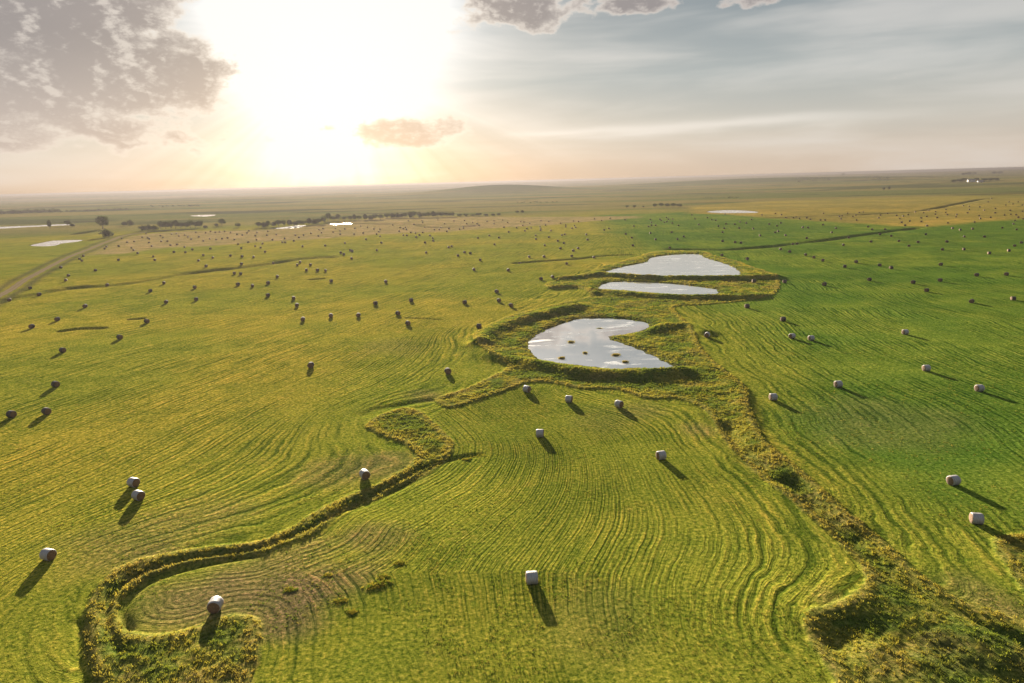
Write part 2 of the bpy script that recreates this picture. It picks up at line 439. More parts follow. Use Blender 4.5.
# rows: fine mower lines, wide swaths, irregular streaks along the rows
fine = k.math('SINE', k.math('MULTIPLY', ph, 2 * math.pi / 1.75))
thin = k.math('SUBTRACT', .45, k.math('MULTIPLY', k.math('POWER', k.math('ABSOLUTE', k.math('SINE', k.math('MULTIPLY', ph, math.pi / 1.45))), 3.0), 1.1))
wide = k.math('SINE', k.math('MULTIPLY', ph, 2 * math.pi / 3.5))
sv = k.comb(ph, k.math('MULTIPLY', sx.outputs[0], .05), k.math('MULTIPLY', sx.outputs[1], .05))
streak = k.noise(sv, 1.3, 4, .65)
streak2 = k.noise(sv, .35, 2, .5)
amp = k.ss(k.noise(P, .035, 2), .32, .58, .35, 1.25)
rowh = k.math('ADD', k.math('MULTIPLY', thin, .42), k.math('ADD', k.math('MULTIPLY', wide, .10), k.math('MULTIPLY', k.math('SUBTRACT', streak, .5), 2.8)))
rowh = k.math('MULTIPLY', k.math('MULTIPLY', rowh, amp), mown)
gr = k.noise(P, 1.9, 5, .75); gr2 = k.noise(P, .45, 4, .6); gr3 = k.noise(P, 5.0, 2, .7)
straw = k.mix(1.0, basec, (1.9, 1.45, 1.7), 'MULTIPLY')
dark = k.mix(1.0, basec, (.38, .50, .48), 'MULTIPLY')
colr = k.mix(k.ss(rowh, .05, .8, 0, .7), basec, straw)
colr = k.mix(k.ss(rowh, 0, -.55, 0, .95), colr, dark)
colr = k.mix(k.ss(gr, .50, .64, 0, .95), colr, k.mix(1.0, colr, (2.0, 1.65, 2.2), 'MULTIPLY'))
colr = k.mix(k.ss(gr, .50, .38, 0, .9), colr, k.mix(1.0, colr, (.34, .46, .42), 'MULTIPLY'))
colr = k.mix(k.ss(gr2, .58, .75, 0, .35), colr, k.mix(1.0, colr, (.55, .95, .6), 'MULTIPLY'))
colr = k.mix(k.ss(k.noise(k.vmath('MULTIPLY', P, (1.0, 1.6, 1)), .055, 6, .62, .6), .42, .60, 0, .8), colr, k.mix(1.0, colr, (.72, .82, .78), 'MULTIPLY'))
colr = k.mix(k.ss(k.noise(P, .16, 6, .7, .8), .56, .68, 0, .55), colr, k.mix(1.0, colr, (1.35, 1.10, 1.5), 'MULTIPLY'))
hh = k.math('ADD', k.math('MULTIPLY', rowh, .17), k.math('ADD', k.math('MULTIPLY', gr, k.math('ADD', .16, k.math('MULTIPLY', unc, .5))), k.math('MULTIPLY', gr3, .05)))
nb = k.bump(hh, .8, 1.0)
k.out(k.principled(colr, 1.0, nb, Specular_IOR_Level=0.0))
me.materials.append(m)

# ------------------------------------------------------------------ water
m_water, nt = new_mat('still_water'); k = NT(nt)
P = k.pos()
rip = k.noise(P, 1.2, 3, .5)
scum_sheen = k.ss(k.noise(k.vmath('MULTIPLY', P, (.35, 1.0, 1)), .20, 6, .65, .8), .50, .66)
wc = k.mix(k.math('MULTIPLY', scum_sheen, .8), (.34, .34, .33), (.60, .61, .57))  # pale scum streaks; the reflected bright sky is put into the water colour too
k.out(k.principled(wc, k.math('ADD', .03, k.math('MULTIPLY', scum_sheen, .35)), k.bump(rip, .06, .02), IOR=4.0, Specular_IOR_Level=1.0))
POND_LABELS = {'near': 'kidney shaped pale pond with grass islets behind the near dam', 'upper': 'largest pale pond at the head of the chain, above the long dam',
 'middle': 'narrow silvery pond between the two dams', 'far_right': 'thin bright pond on the far edge of the right green field', 'left': 'small bright pond left of the dirt road',
 'left_strip': 'long thin strip of water near the left edge behind the small pond', 'glint': 'glinting pool far off behind the left tree row', 'tree_line': 'bright sliver of water below the sunlit tree line', 'stubble': 'thin pale pool on the pink stubble near the tree line'}
from mathutils.geometry import tessellate_polygon
for kx, P_ in PONDS.items():
    A = np.roll(P_, 1, 0); B = np.roll(P_, -1, 0); t = B - A; t /= (np.linalg.norm(t, axis=1)[:, None] + 1e-9)
    nn = np.stack([t[:, 1], -t[:, 0]], 1)
    area = 0.5 * np.sum(P_[:, 0] * np.roll(P_[:, 1], -1) - np.roll(P_[:, 0], -1) * P_[:, 1])
    if area < 0: nn = -nn
    off = 1.2 if kx in ('near', 'upper', 'middle') else 2.5
    Q = P_ + nn * off
    V = [Vector((q[0], q[1], PLEV[kx])) for q in Q]
    T = tessellate_polygon([V])
    T = [t_ if (V[t_[1]] - V[t_[0]]).cross(V[t_[2]] - V[t_[0]]).z > 0 else t_[::-1] for t_ in T]
    o = mesh_obj('pond', V, T, m_water, smooth=False)
    tag(o, POND_LABELS[kx], 'pond', kind='structure')

# ------------------------------------------------------------------ road
m_road, nt = new_mat('road_dirt'); k = NT(nt)
P = k.pos(); tr = k.attr('across')
trk = k.math('ABSOLUTE', k.math('SUBTRACT', k.math('ABSOLUTE', tr), .45))
c = k.mix(k.ss(trk, .05, .3), (.22, .155, .10), (.15, .12, .07))
c = k.mix(k.ss(k.noise(P, .8, 4), .4, .7, 0, .5), c, (.20, .17, .09))
k.out(k.principled(c, 1.0, k.bump(k.noise(P, 2, 3), .6, .1), Specular_IOR_Level=0.0))
V = []; Fc = []; across = []
for i in range(len(ROAD)):
    t = ROAD[min(i + 1, len(ROAD) - 1)] - ROAD[max(i - 1, 0)]; t /= np.linalg.norm(t); nn = np.array([t[1], -t[0]])
    for j in range(7):
        s = (j - 3) / 3.0; wv = 2.0 + 0.25 * math.sin(i * 1.7 + j)
        q = ROAD[i] + nn * s * wv
        V.append((q[0], q[1], 0)); across.append(s)
V = np.array(V); V[:, 2] = field(V[:, 0], V[:, 1])[0] + .10 - .03 * np.abs(np.array(across))
for i in range(len(ROAD) - 1):
    for j in range(6):
        a_ = i * 7 + j; Fc.append((a_ + 1, a_, a_ + 7, a_ + 8))
road = mesh_obj('road', V, Fc, m_road)
at = road.data.attributes.new('across', 'FLOAT', 'POINT'); at.data.foreach_set('value', np.array(across, np.float32))
if road.data.polygons[0].normal.z < 0: road.data.flip_normals()
tag(road, 'pale dirt road curving away on the left past the small pond', 'road', kind='structure')

# ------------------------------------------------------------------ tall grass (stuff)
def foliage_mat(name, attrn='tint', trans=.45):
    m, nt = new_mat(name); k = NT(nt)
    cc = k.attr(attrn, 'Color')
    d = k.n('ShaderNodeBsdfDiffuse'); k.put(d.inputs[0], cc)
    t = k.n('ShaderNodeBsdfTranslucent'); k.put(t.inputs[0], k.mix(1.0, cc, (1.25, 1.15, .7), 'MULTIPLY'))
    mx = k.n('ShaderNodeMixShader'); mx.inputs[0].default_value = trans
    nt.links.new(d.outputs[0], mx.inputs[1]); nt.links.new(t.outputs[0], mx.inputs[2])
    k.out(mx.outputs[0]); return m
m_grass = foliage_mat('grass_blades')

def build_blades(name, bx, by, bz, hgt, wid, tint, nb, parent=None, mat=m_grass, lean=.45):
    n = len(bx)
    X = np.repeat(bx, nb); Y = np.repeat(by, nb); Z = np.repeat(bz, nb); Hh = np.repeat(hgt, nb) * rng.uniform(.55, 1.15, n * nb)
    Wd = np.repeat(wid, nb) * rng.uniform(.6, 1.3, n * nb); T = np.repeat(tint, nb, 0) * rng.uniform(.75, 1.25, (n * nb, 1))
    an = rng.uniform(0, 2 * np.pi, n * nb); sp = np.sqrt(rng.uniform(0, 1, n * nb)) * Wd * 2.2
    X = X + np.cos(an) * sp; Y = Y + np.sin(an) * sp
    fa = rng.uniform(0, 2 * np.pi, n * nb); le = rng.normal(0, lean, (2, n * nb)) * Hh
    v = np.empty((n * nb, 4, 3))
    cx, cy = np.cos(fa) * Wd / 2, np.sin(fa) * Wd / 2
    v[:, 0] = np.stack([X - cx, Y - cy, Z - .15], 1); v[:, 1] = np.stack([X + cx, Y + cy, Z - .15], 1)
    v[:, 2] = np.stack([X + cx * .5 + le[0], Y + cy * .5 + le[1], Z + Hh], 1); v[:, 3] = np.stack([X - cx * .5 + le[0], Y - cy * .5 + le[1], Z + Hh * .9], 1)
    N = n * nb
    me = bpy.data.meshes.new(name)
    me.vertices.add(N * 4); me.vertices.foreach_set('co', v.ravel())
    me.loops.add(N * 4); me.loops.foreach_set('vertex_index', np.arange(N * 4))
    me.polygons.add(N); me.polygons.foreach_set('loop_start', np.arange(N) * 4); me.polygons.foreach_set('loop_total', np.full(N, 4))
    me.update(calc_edges=True)
    at = me.attributes.new('tint', 'FLOAT_COLOR', 'POINT')
    c = np.ones((N * 4, 4), np.float32); c[:, :3] = np.repeat(T, 4, 0); at.data.foreach_set('color', c.ravel())
    me.materials.append(mat)
    o = bpy.data.objects.new(name, me); C.objects.link(o)
    if parent: o.parent = parent
    return o

def scatter_poly(P, dens_fn, dmax):
    lo = P.min(0); hi = P.max(0)
    n = int((hi[0] - lo[0]) * (hi[1] - lo[1]) * dmax)
    x = rng.uniform(lo[0], hi[0], n); y = rng.uniform(lo[1], hi[1], n)
    az = np.degrees(np.arctan2(x, y))
    keep = (rng.uniform(0, dmax, n) < dens_fn(np.hypot(x, y))) & (np.abs(az) < 46) & (y > 40)
    x, y = x[keep], y[keep]
    ins = inside(x, y, P); return x[ins], y[ins]
xs, ys = [], []
for P_ in TALL:
    x, y = scatter_poly(P_, lambda r: 2.6 * np.clip(110 / r, .15, 1) ** 1.3, 2.6)
    xs.append(x); ys.append(y)
x = np.concatenate(xs); y = np.concatenate(ys)
z_, td_, tm_, pd_, gm_, lump_ = field(x, y)
kp = (pd_ > .6) & (td_ < -.1)
x, y, z_, td_, pd_ = x[kp], y[kp], z_[kp], td_[kp], pd_[kp]
ve = fbm(x / 3.5, y / 3.5, 101, 4)
def tintmix(a, b, t): return np.array(a)[None] * (1 - t[:, None]) + np.array(b)[None] * t[:, None]
ti = tintmix((.10, .135, .022), (.21, .195, .035), sstep(.38, .66, ve + rng.normal(0, .06, len(x))))
e_ = np.exp(-((td_ + .9) / 1.0) ** 2)[:, None]; ti = ti * (1 - e_ * .7) + np.array([.26, .215, .05]) * e_ * .7  # same golden margin, with its lit rim in the blade colour
rs = (sstep(.56, .72, fbm(x / 7, y / 7, 111, 3)) * .3)[:, None]; ti = ti * (1 - rs) + np.array([.22, .145, .06]) * rs
rr_ = np.hypot(x, y)
hg = (.05 + .22 * fbm(x / 4, y / 4, 131, 3)) * (1 + .3 * rng.random(len(x)))
print('tufts', len(x))
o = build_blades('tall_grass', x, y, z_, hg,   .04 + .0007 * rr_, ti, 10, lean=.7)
tag(o, 'uncut golden green grass filling the creek strips and pond banks', 'tall grass', kind='stuff')

# sparse leftover tufts in the mown hay
n = 26000
rr_ = 50 * np.exp(rng.uniform(0, 1.4, n)); aa = rng.uniform(-.78, .78, n)
x = rr_ * np.sin(aa); y = rr_ * np.cos(aa)
z_, td_, tm_, pd_, gm_, l_ = field(x, y)
kp = (td_ > .5) & (pd_ > 3) & (fbm(x / 9, y / 9, 141, 3) > .50)
x, y, z_, rr_ = x[kp], y[kp], z_[kp], rr_[kp]
ti = tintmix((.075, .125, .015), (.20, .16, .04), rng.random(len(x)) ** 2)
o = build_blades('mown_grass', x, y, z_, np.full(len(x), .11), .05 + .0006 * rr_, ti, 4)
tag(o, 'short regrowing green tufts scattered over the mown hay ground', 'grass', kind='stuff')

# leftover clumps the mower missed
CL = [((381,584),1.3),((372,587),1.0),((384,577),.9),((400,563),.8),((352,612),.8),((480,455),1.1),((466,459),1.0),((290,590),.8),((340,601),.8),((328,575),.6)]
CLL = ['largest leftover grass tuft in the lower middle of the mown field','second uncut tuft close beside the largest leftover tuft','small uncut tuft just behind the largest leftover tuft','lone small tuft in the mown field above the leftover clump','low tuft on the mown ground below and left of the leftover clump','uncut tuft at the right tip of the bend, beside the creek strip','uncut tuft between the creek bend and its outer tip','low tuft on the bare brown ground near the bottom left strip','low tuft between the brown ground and the leftover clump','small pale tuft above the brown bare ground']
for (p, s), lb in zip(CL, CLL):
    cx_, cy_ = unproj(*p)
    n = 44
    lx = rng.normal(0, s * .42, n); ly = rng.normal(0, s * .28, n)
    gx = lx + cx_; gy = ly + cy_
    zz_ = field(gx, gy)[0]; z0 = float(zz_.mean())
    ti = tintmix((.06, .12, .016), (.26, .20, .04), rng.random(n))
    o = build_blades('grass_clump', lx, ly, zz_ - z0, np.full(n, .17 * s), np.full(n, .09), ti, 12)
    o.location = (cx_, cy_, z0)
    tag(o, lb, 'grass clump', 'leftover tufts the mower missed')
IS = [((571,341),.9,'small golden reed tuft standing in the left part of the kidney shaped pond'),((616,354),1.1,'largest golden reed clump standing in the kidney shaped pond'),((562,357),.8,'reed tuft beside the near left shore of the kidney shaped pond'),((600,327),1.0,'dark green reed patch at the back of the kidney shaped pond'),((625,361),.8,'low reed tuft near the front right shore of the kidney shaped pond'),((585,352),.5,'tiniest reed tuft in the middle of the kidney shaped pond')]
for p, s, lb in IS:
    cx_, cy_ = unproj(*p); n = int(40 * s)
    lx = rng.normal(0, s * .42, n); ly = rng.normal(0, s * .27, n)
    ti = tintmix((.06, .09, .02), (.24, .18, .04), rng.random(n) ** (2 if 'dark' in lb else .6))
    o = build_blades('reed_clump', lx, ly, np.full(n, -.1), np.full(n, .25 if 'dark' in lb else .5), np.full(n, .07), ti, 14, lean=.4)
    o.location = (cx_, cy_, PLEV['near'])
    tag(o, lb, 'reeds', 'reed clumps in the near pond')

# ------------------------------------------------------------------ hay bales
m_wrap, nt = new_mat('net_wrap'); k = NT(nt)
tc = k.n('ShaderNodeTexCoord').outputs['Object']
s3 = k.n('ShaderNodeSeparateXYZ'); k.put(s3.inputs[0], tc)
rnd = k.n('ShaderNodeObjectInfo').outputs['Random']
bandn = k.noise(k.comb(k.math('MULTIPLY', s3.outputs[0], 9), k.math('MULTIPLY', s3.outputs[1], 1.5), k.math('MULTIPLY', s3.outputs[2], 1.5)), 1.0, 4, .6)
c = k.mix(k.ss(bandn, .35, .7), (.36, .34, .37), (.20, .18, .165))
c = k.mix(k.math('MULTIPLY', rnd, .35), c, (.42, .38, .34))
k.out(k.principled(c, .55, k.bump(k.noise(tc, 9, 4, .7), .5, .05)))
m_hay, nt = new_mat('packed_hay'); k = NT(nt)
tc = k.n('ShaderNodeTexCoord').outputs['Object']
s3 = k.n('ShaderNodeSeparateXYZ'); k.put(s3.inputs[0], tc)
rad = k.vmath('LENGTH', k.comb(0, s3.outputs[1], s3.outputs[2]))
ang = k.math('ARCTAN2', s3.outputs[2], s3.outputs[1])
spiral = k.math('SINE', k.math('ADD', k.math('MULTIPLY', rad, 60), ang))
hn = k.noise(tc, 6, 5, .7)
f_ = k.math('ADD', k.math('MULTIPLY', spiral, .15), hn)
c = k.mix(k.ss(f_, .3, .75), (.11, .06, .035), (.26, .16, .09))
k.out(k.principled(c, .95, k.bump(f_, .8, .05)))

m_wrap_backlit, nt = new_mat('backlit_wrap'); k = NT(nt)  # darker copy of the net wrap; backlit shade put into the colour
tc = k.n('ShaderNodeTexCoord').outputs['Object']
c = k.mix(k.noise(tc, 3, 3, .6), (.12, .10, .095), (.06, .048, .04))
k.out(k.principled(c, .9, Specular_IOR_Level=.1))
RB_, LB_ = .74, .65     # radius and half length of a bale
def bale_parts(seg, variant=0, lod=0):
    rs = random.Random(variant)
    prof = [(-LB_, RB_ * .90), (-LB_ * .97, RB_ * .965), (-LB_ * .88, RB_ * 1.0), (-LB_ * .4, RB_ * 1.012), (0, RB_ * 1.0), (LB_ * .45, RB_ * 1.015), (LB_ * .88, RB_ * .995), (LB_ * .97, RB_ * .96), (LB_, RB_ * .9)]
    if lod: prof = [prof[0], prof[2], prof[6], prof[8]]
    def pt(xx, rad, i):
        a = 2 * math.pi * i / seg
        rr_ = rad * (1 + .012 * math.sin(3 * a + variant) + (.008 * rs.uniform(-1, 1) if not lod else 0))
        yv, zv = rr_ * math.cos(a) * 1.015, rr_ * math.sin(a)
        if zv < -RB_ * .93: zv = -RB_ * .93 - (abs(zv) - RB_ * .93) * .15     # flattened where it rests
        return (xx, yv, zv + RB_ * .93)
    V = []; Fc = []
    for xx, rad in prof:
        for i in range(seg): V.append(pt(xx, rad, i))
    for j in range(len(prof) - 1):
        for i in range(seg):
            a_ = j * seg + i; b_ = j * seg + (i + 1) % seg
            Fc.append((a_, b_, b_ + seg, a_ + seg))
    ends = []
    for sgn in (-1, 1):
        EV = []; EF = []
        rings = [(.905, 0.0), (.84, .035), (.45, .03), (.15, .05)] if not lod else [(.9, 0.0)]
        for q, dx in rings:
            for i in range(seg):
                EV.append(pt(sgn * (LB_ + dx + (rs.uniform(-.012, .012) if not lod else 0)), RB_ * q, i))
        EV.append((sgn * (LB_ + .045), 0, RB_ * .93))
        for j in range(len(rings) - 1):
            for i in range(seg):
                a_ = j * seg + i; b_ = j * seg + (i + 1) % seg
                f_ = (a_, b_, b_ + seg, a_ + seg); EF.append(f_ if sgn > 0 else f_[::-1])
        cidx = len(EV) - 1
        for i in range(seg):
            a_ = (len(rings) - 1) * seg + i; b_ = (len(rings) - 1) * seg + (i + 1) % seg
            EF.append((a_, b_, cidx) if sgn > 0 else (b_, a_, cidx))
        ends.append((EV, EF))
    return (V, Fc), ends

def hay_bale_proto(variant):
    wrap = m_wrap if variant < 3 else m_wrap_backlit
    root = bpy.data.objects.new('hay_bale', None); root.empty_display_size = .5; C.objects.link(root)
    (V, Fc), ends = bale_parts(36, variant)
    mesh_obj('net_wrap', V, [f[::-1] for f in Fc], wrap, root)
    for EV, EF in ends: mesh_obj('hay_end', EV, EF, m_hay, root)
    return root
def copy_tree(o):
    c_ = o.copy(); C.objects.link(c_)
    for ch in o.children:
        d_ = ch.copy(); C.objects.link(d_); d_.parent = c_
    return c_
(V, Fc), ends = bale_parts(12, 1, 1)
FV = list(V); FF = [f[::-1] for f in Fc]; MI = [0] * len(FF)
for EV, EF in ends:
    o0 = len(FV); FV += EV; FF += [tuple(i + o0 for i in f) for f in EF]; MI += [1] * len(EF)
far_me = bpy.data.meshes.new('far_bale'); far_me.from_pydata(FV, [], FF); far_me.materials.append(m_wrap_backlit); far_me.materials.append(m_hay)
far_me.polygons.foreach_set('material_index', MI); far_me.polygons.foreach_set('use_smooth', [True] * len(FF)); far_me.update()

def T(x0, y0, s, pts): return [(x0 + x / s, y0 + y / s) for x, y in pts]
bales = []
bales += T(0,205,8,[(852,333),(838,348),(950,328),(1018,297),(975,268),(668,407),(637,430),(656,444),(488,498),(548,562),(527,600),(948,438),(764,521),(858,631),(243,662)])
bales += T(128,205,8,[(50,291),(28,342),(45,360),(78,384),(115,257),(145,228),(158,262),(172,270),(168,300),(190,328),(260,245),(280,258),(266,290),(316,289),(340,320),(392,315),(350,232),(388,228),(408,247),(455,240),(480,254),(506,272),(543,218),(566,254),(603,286),(622,222),(660,210),(655,270),(700,218),(706,275),(733,215),(754,269),(773,210),(797,262),(821,220),(852,275),(873,234),(881,313),(915,240),(953,222),(962,297),(968,205),(1018,328),(1020,245),(368,375),(460,377),(453,336),(515,354),(660,347),(203,411),(215,438),(603,400),(565,443),(679,420),(625,487),(820,403),(907,345),(913,410),(1005,415),(908,470),(852,543),(902,548),(880,633),(997,645),(288,622),(535,657)])
bales += T(256,205,8,[(4,277),(8,218),(37,339),(53,307),(73,373),(88,240),(95,210),(132,276),(163,235),(212,297),(234,297),(230,267),(303,285),(315,240),(344,258),(373,330),(381,240),(440,226),(500,247),(524,221),(537,188),(505,196),(555,323),(618,216),(636,187),(673,207),(674,233),(711,190),(711,303),(679,380),(703,393),(755,360),(770,367),(765,425),(785,232),(791,186),(838,167),(858,223),(880,273),(892,178),(944,192),(983,213),(965,232),(993,249),(993,193),(1003,300),(967,360),(138,450),(331,478),(353,455),(436,476),(404,519),(492,520),(557,523),(171,571),(97,622),(602,605)])
bales += T(384,205,8,[(130,180),(122,208),(155,188),(172,178),(180,195),(155,241),(183,242),(215,219),(252,224),(284,239),(258,256),(310,219),(328,299),(338,379),(368,243),(389,263),(394,285),(403,196),(442,194),(455,178),(504,211),(520,187),(305,125),(310,140),(325,171),(485,149),(605,192),(635,185),(633,170),(662,148),(709,140),(745,148),(762,163),(727,163),(880,148),(880,125),(950,120),(990,140),(960,177),(997,215),(843,243),(752,263),(921,260),(884,314),(518,337),(541,329),(645,377),(691,385),(592,403),(770,438),(720,515),(995,520),(432,118),(560,127),(645,123),(825,130),(15,612),(195,125),(240,147),(70,160)])
bales += T(512,205,8,[(70,132),(95,135),(143,147),(87,162),(37,181),(120,188),(103,206),(153,183),(232,125),(230,190),(224,173),(228,202),(268,160),(295,130),(312,205),(389,145),(430,160),(430,174),(480,185),(500,165),(510,180),(492,127),(533,132),(400,240),(422,234),(190,243),(192,270),(295,256),(262,321),(367,286),(415,303),(388,346),(595,236),(604,277),(530,345),(491,364),(478,406),(660,110),(718,124),(785,107),(905,118),(737,199),(776,188),(975,168),(910,231),(958,260),(967,323),(138,413),(257,412),(62,452),(438,467),(655,417),(232,588),(325,580)])
bales += T(640,205,8,[(92,139),(92,161),(68,171),(125,162),(83,115),(170,122),(160,113),(212,100),(228,113),(195,138),(215,132),(262,112),(258,143),(308,162),(440,110),(415,78),(540,100),(575,117),(606,122),(470,156),(628,168),(688,150),(674,186),(660,217),(680,72),(758,153),(800,135),(850,143),(893,115),(794,184),(906,188),(960,243),(253,217),(83,223),(350,251),(124,274),(300,272),(237,338),(660,288),(760,297),(808,301),(655,400),(858,428),(910,612),(975,78)])
bales += T(768,185,8,[(143,260),(205,262),(226,249),(252,268),(310,262),(340,273),(445,226),(420,280),(458,280),(440,317),(572,251),(592,246),(583,270),(636,225),(680,253),(703,240),(709,280),(730,219),(762,216),(900,240),(885,262),(957,226),(107,237),(60,228),(10,312),(103,303),(72,326),(80,370),(57,379),(140,401),(310,424),(278,338),(320,340),(543,344),(510,378),(800,333),(832,354),(937,354),(985,407),(895,393),(645,420),(823,452),(603,479),(200,462),(232,464),(100,512),(172,532),(300,557),(367,577),(438,601),(704,613),(614,650),(893,640),(985,660)])
bales += T(896,185,8,[(5,243),(30,268),(57,248),(98,237),(110,288),(45,298),(73,322),(155,213),(201,263),(203,292),(247,251),(222,222),(248,325),(262,203),(317,213),(315,233),(330,260),(400,195),(397,219),(410,236),(415,302),(486,236),(480,254),(538,165),(586,170),(586,196),(572,222),(670,175),(706,201),(737,135),(665,245),(674,267),(628,296),(757,258),(795,187),(793,222),(762,108),(878,160),(904,135),(868,240),(914,202),(918,235),(936,152),(977,135),(1010,160),(1012,210),(961,238),(978,257),(952,284),(1018,270),(940,311),(965,355),(850,341),(612,350),(513,357),(451,345),(546,412),(707,412),(238,393),(23,447),(103,485),(176,455),(406,452),(370,514),(542,512),(745,544),(902,523),(948,484),(1002,460),(357,634)])
# nearer ones, one by one: (pixel of the bale's middle, turn of its axis in degrees, label)
NEAR = [
 ((532,577),4,'bale standing alone low in the middle field, nearest to the centre bottom edge'),
 ((216,604),-85,'bale inside the loop of the lower left creek strip, brown end facing the viewer'),
 ((49,554),-20,'bale in the lower left corner of the left field, brown end turned right'),
 ((134,482),-24,'farther bale of the close pair left of the creek'),
 ((139,495),-30,'nearer bale of the close pair left of the creek'),
 ((365,474),-60,'bale just left of the creek strip below its sharp bend'),
 ((661,455),-165,'bale with orange brown left end, right side of the middle field'),
 ((540,433),-8,'bale below the row of three in the upper middle field'),
 ((527,389),-40,'leftmost of the three bales in the row below the near dam'),
 ((569,399),-20,'middle one of the three bales in the row below the near dam'),
 ((619,404),-50,'rightmost of the three bales in the row below the near dam'),
 ((976,518),-14,'nearest bale in the right green field, just above the small uncut patch'),
 ((953,480),-168,'second nearest bale in the right green field, behind the nearest one'),
 ((773,397),-175,'bale just right of the overgrown creek strip beside its narrow stretch'),
 ((838,384),-170,'lone bale in the middle of the right green field with a long shadow'),
 ((979,388),-172,'bale at the right edge, halfway down the right green field'),
 ((926,368),-176,'bale with long shadow between the lone middle bale and the upper right ones'),
 ((905,332),-170,'bale in the upper part of the right field, above the long shadow bale'),
 ((792,336),20,'left one of the pair in the upper left of the right green field'),
 ((811,338),12,'right one of the pair in the upper left of the right green field'),
 ((707,335),-120,'bale tucked against the end of the mound right of the kidney shaped pond'),
 ((448,371),-70,'bale left of the pond dam, standing in the dip above the creek'),
 ((311,365),-88,'lone bale in the centre of the left field, its shadow falling straight at the viewer'),
 ((47,411),-30,'right one of the two bales side by side near the left edge'),
 ((12,414),-20,'left one of the two bales side by side, closest to the left edge'),
 ((56,384),-25,'bale just above the side by side pair near the left edge'),
 ((63,350),-20,'bale below the dark crescent hollow in the left field'),
 ((120,337),-25,'bale right of the dark crescent hollow in the left field'),
 ((147,321),-35,'bale beside the short dark scrape in the left field'),
 ((479,326),-20,'bale at the left tip of the grassy bank around the near pond'),
 ((408,323),-60,'nearer bale of the slanting pair in the upper centre of the left field'),
 ((398,313),-50,'farther bale of the slanting pair in the upper centre of the left field'),
 ((358.5,315),-85,'right one of two dark bales side by side in the left field centre'),
 ((331,315.5),-80,'left one of two dark bales side by side in the left field centre'),
 ((303,319),-80,'nearest bale of the short column of three in the left field'),
 ((297,305),-80,'middle bale of the short column of three in the left field'),
 ((293.7,298),-75,'farthest bale of the short column of three in the left field'),
 ((747,306),10,'bale close to the dark bank edge right of the lower dam'),
 ((783,319),-170,'bale right of the one by the dark bank edge, nearer the viewer'),
]
bales += T(0,160,4,[(341,584),(230,636),(128,665),(602,522),(778,508),(785,556),(665,567),(157,537),(38,558)])
bales += T(256,160,4,[(48,540),(478,572),(621,560),(835,568),(963,525),(972,561),(1020,580)])
bales += T(768,160,4,[(66,486),(225,496),(405,477),(580,488),(634,520),(688,480),(814,564),(834,459),(953,456),(980,553)])
# drop doubles
uniq = []
for b in bales:
    if all(abs(b[0] - u[0]) + abs(b[1] - u[1]) > 1.2 for u in uniq + [q[0] for q in NEAR]): uniq.append(b)
bales = sorted(uniq, key=lambda b: -(b[1] - (194.5 - 27.5 * b[0] / 1024)))

ORD = ['first','second','third','fourth','fifth','sixth','seventh','eighth','ninth','tenth','eleventh','twelfth','thirteenth','fourteenth','fifteenth','sixteenth','seventeenth','eighteenth','nineteenth','twentieth']
def ordn(i):
    if i < 20: return ORD[i]
    t_, u_ = divmod(i + 1, 10)
    return {2:'twenty',3:'thirty',4:'forty'}[t_] + ('' if u_ == 0 else '-' + ORD[u_ - 1])
def inpoly(p, poly):
    return bool(inside(np.array([p[0]]), np.array([p[1]]), np.array(poly, float))[0])
ZONES = [  # (photo outline, phrase)
 ([(0,310),(0,286),(60,287),(112,286),(190,275),(256,267),(256,345),(0,345)], 'left field, on this side of the long dark fold'),
 ([(0,290),(0,280),(95,250),(130,250),(256,243),(256,267),(190,275),(112,286),(60,288),(0,300)], 'green ground between the long dark fold and the pink stubble'),
 ([(256,243),(300,240),(384,236),(384,262),(345,262),(300,261),(256,267)], 'green ground behind the end of the dark fold'),
 ([(256,267),(300,261),(345,262),(384,258),(384,330),(256,330)], 'left field just this side of the end of the dark fold'),
 ([(384,233),(448,232),(512,226),(520,262),(512,280),(384,280)], 'sunlit green ground left of the chain of ponds, behind the mown rows'),
 ([(384,280),(512,270),(545,262),(600,262),(600,300),(520,315),(384,330)], 'mown ground between the pond bank and the sunlit middle'),
 ([(512,224),(575,220),(640,219),(640,256),(592,258),(512,264)], 'green ground behind the thin ditch and above the ponds'),
 ([(640,255),(640,214),(768,214),(768,243),(669,247)], 'dark green ground behind the largest pond'),
 ([(660,246),(769,246),(790,262),(775,285),(740,300),(700,290)], 'green wedge right of the ponds'),
 ([(768,217),(868,224),(925,228),(868,233),(818,240),(768,245)], 'green wedge between the gold field and the dark ditch'),
 ([(768,246),(868,235),(925,229),(970,223),(1024,219),(1024,250),(900,252),(768,262)], 'dark green field just this side of the ditch'),
 ([(768,262),(768,255),(900,250),(1024,248),(1024,325),(768,325)], 'right green field above its middle'),
]
zone_of = {}; members = {}
for i, b in enumerate(bales[:600]):
    for zi, (poly, ph_) in enumerate(ZONES):
        if inpoly(b, poly): zone_of[i] = zi; break
N_IND = 300 - len(NEAR)
def shade_sz(b): return b[1] - (194.5 - 27.5 * b[0] / 1024)
for i in range(N_IND):
    # tell mid-distance bales apart by the band they stand in and their order in it
    b = bales[i]; s_ = shade_sz(b)
    zi = zone_of.get(i, -1)
    row = int(s_ // 9)
    members.setdefault((zi, row), []).append(i)
labels = {}
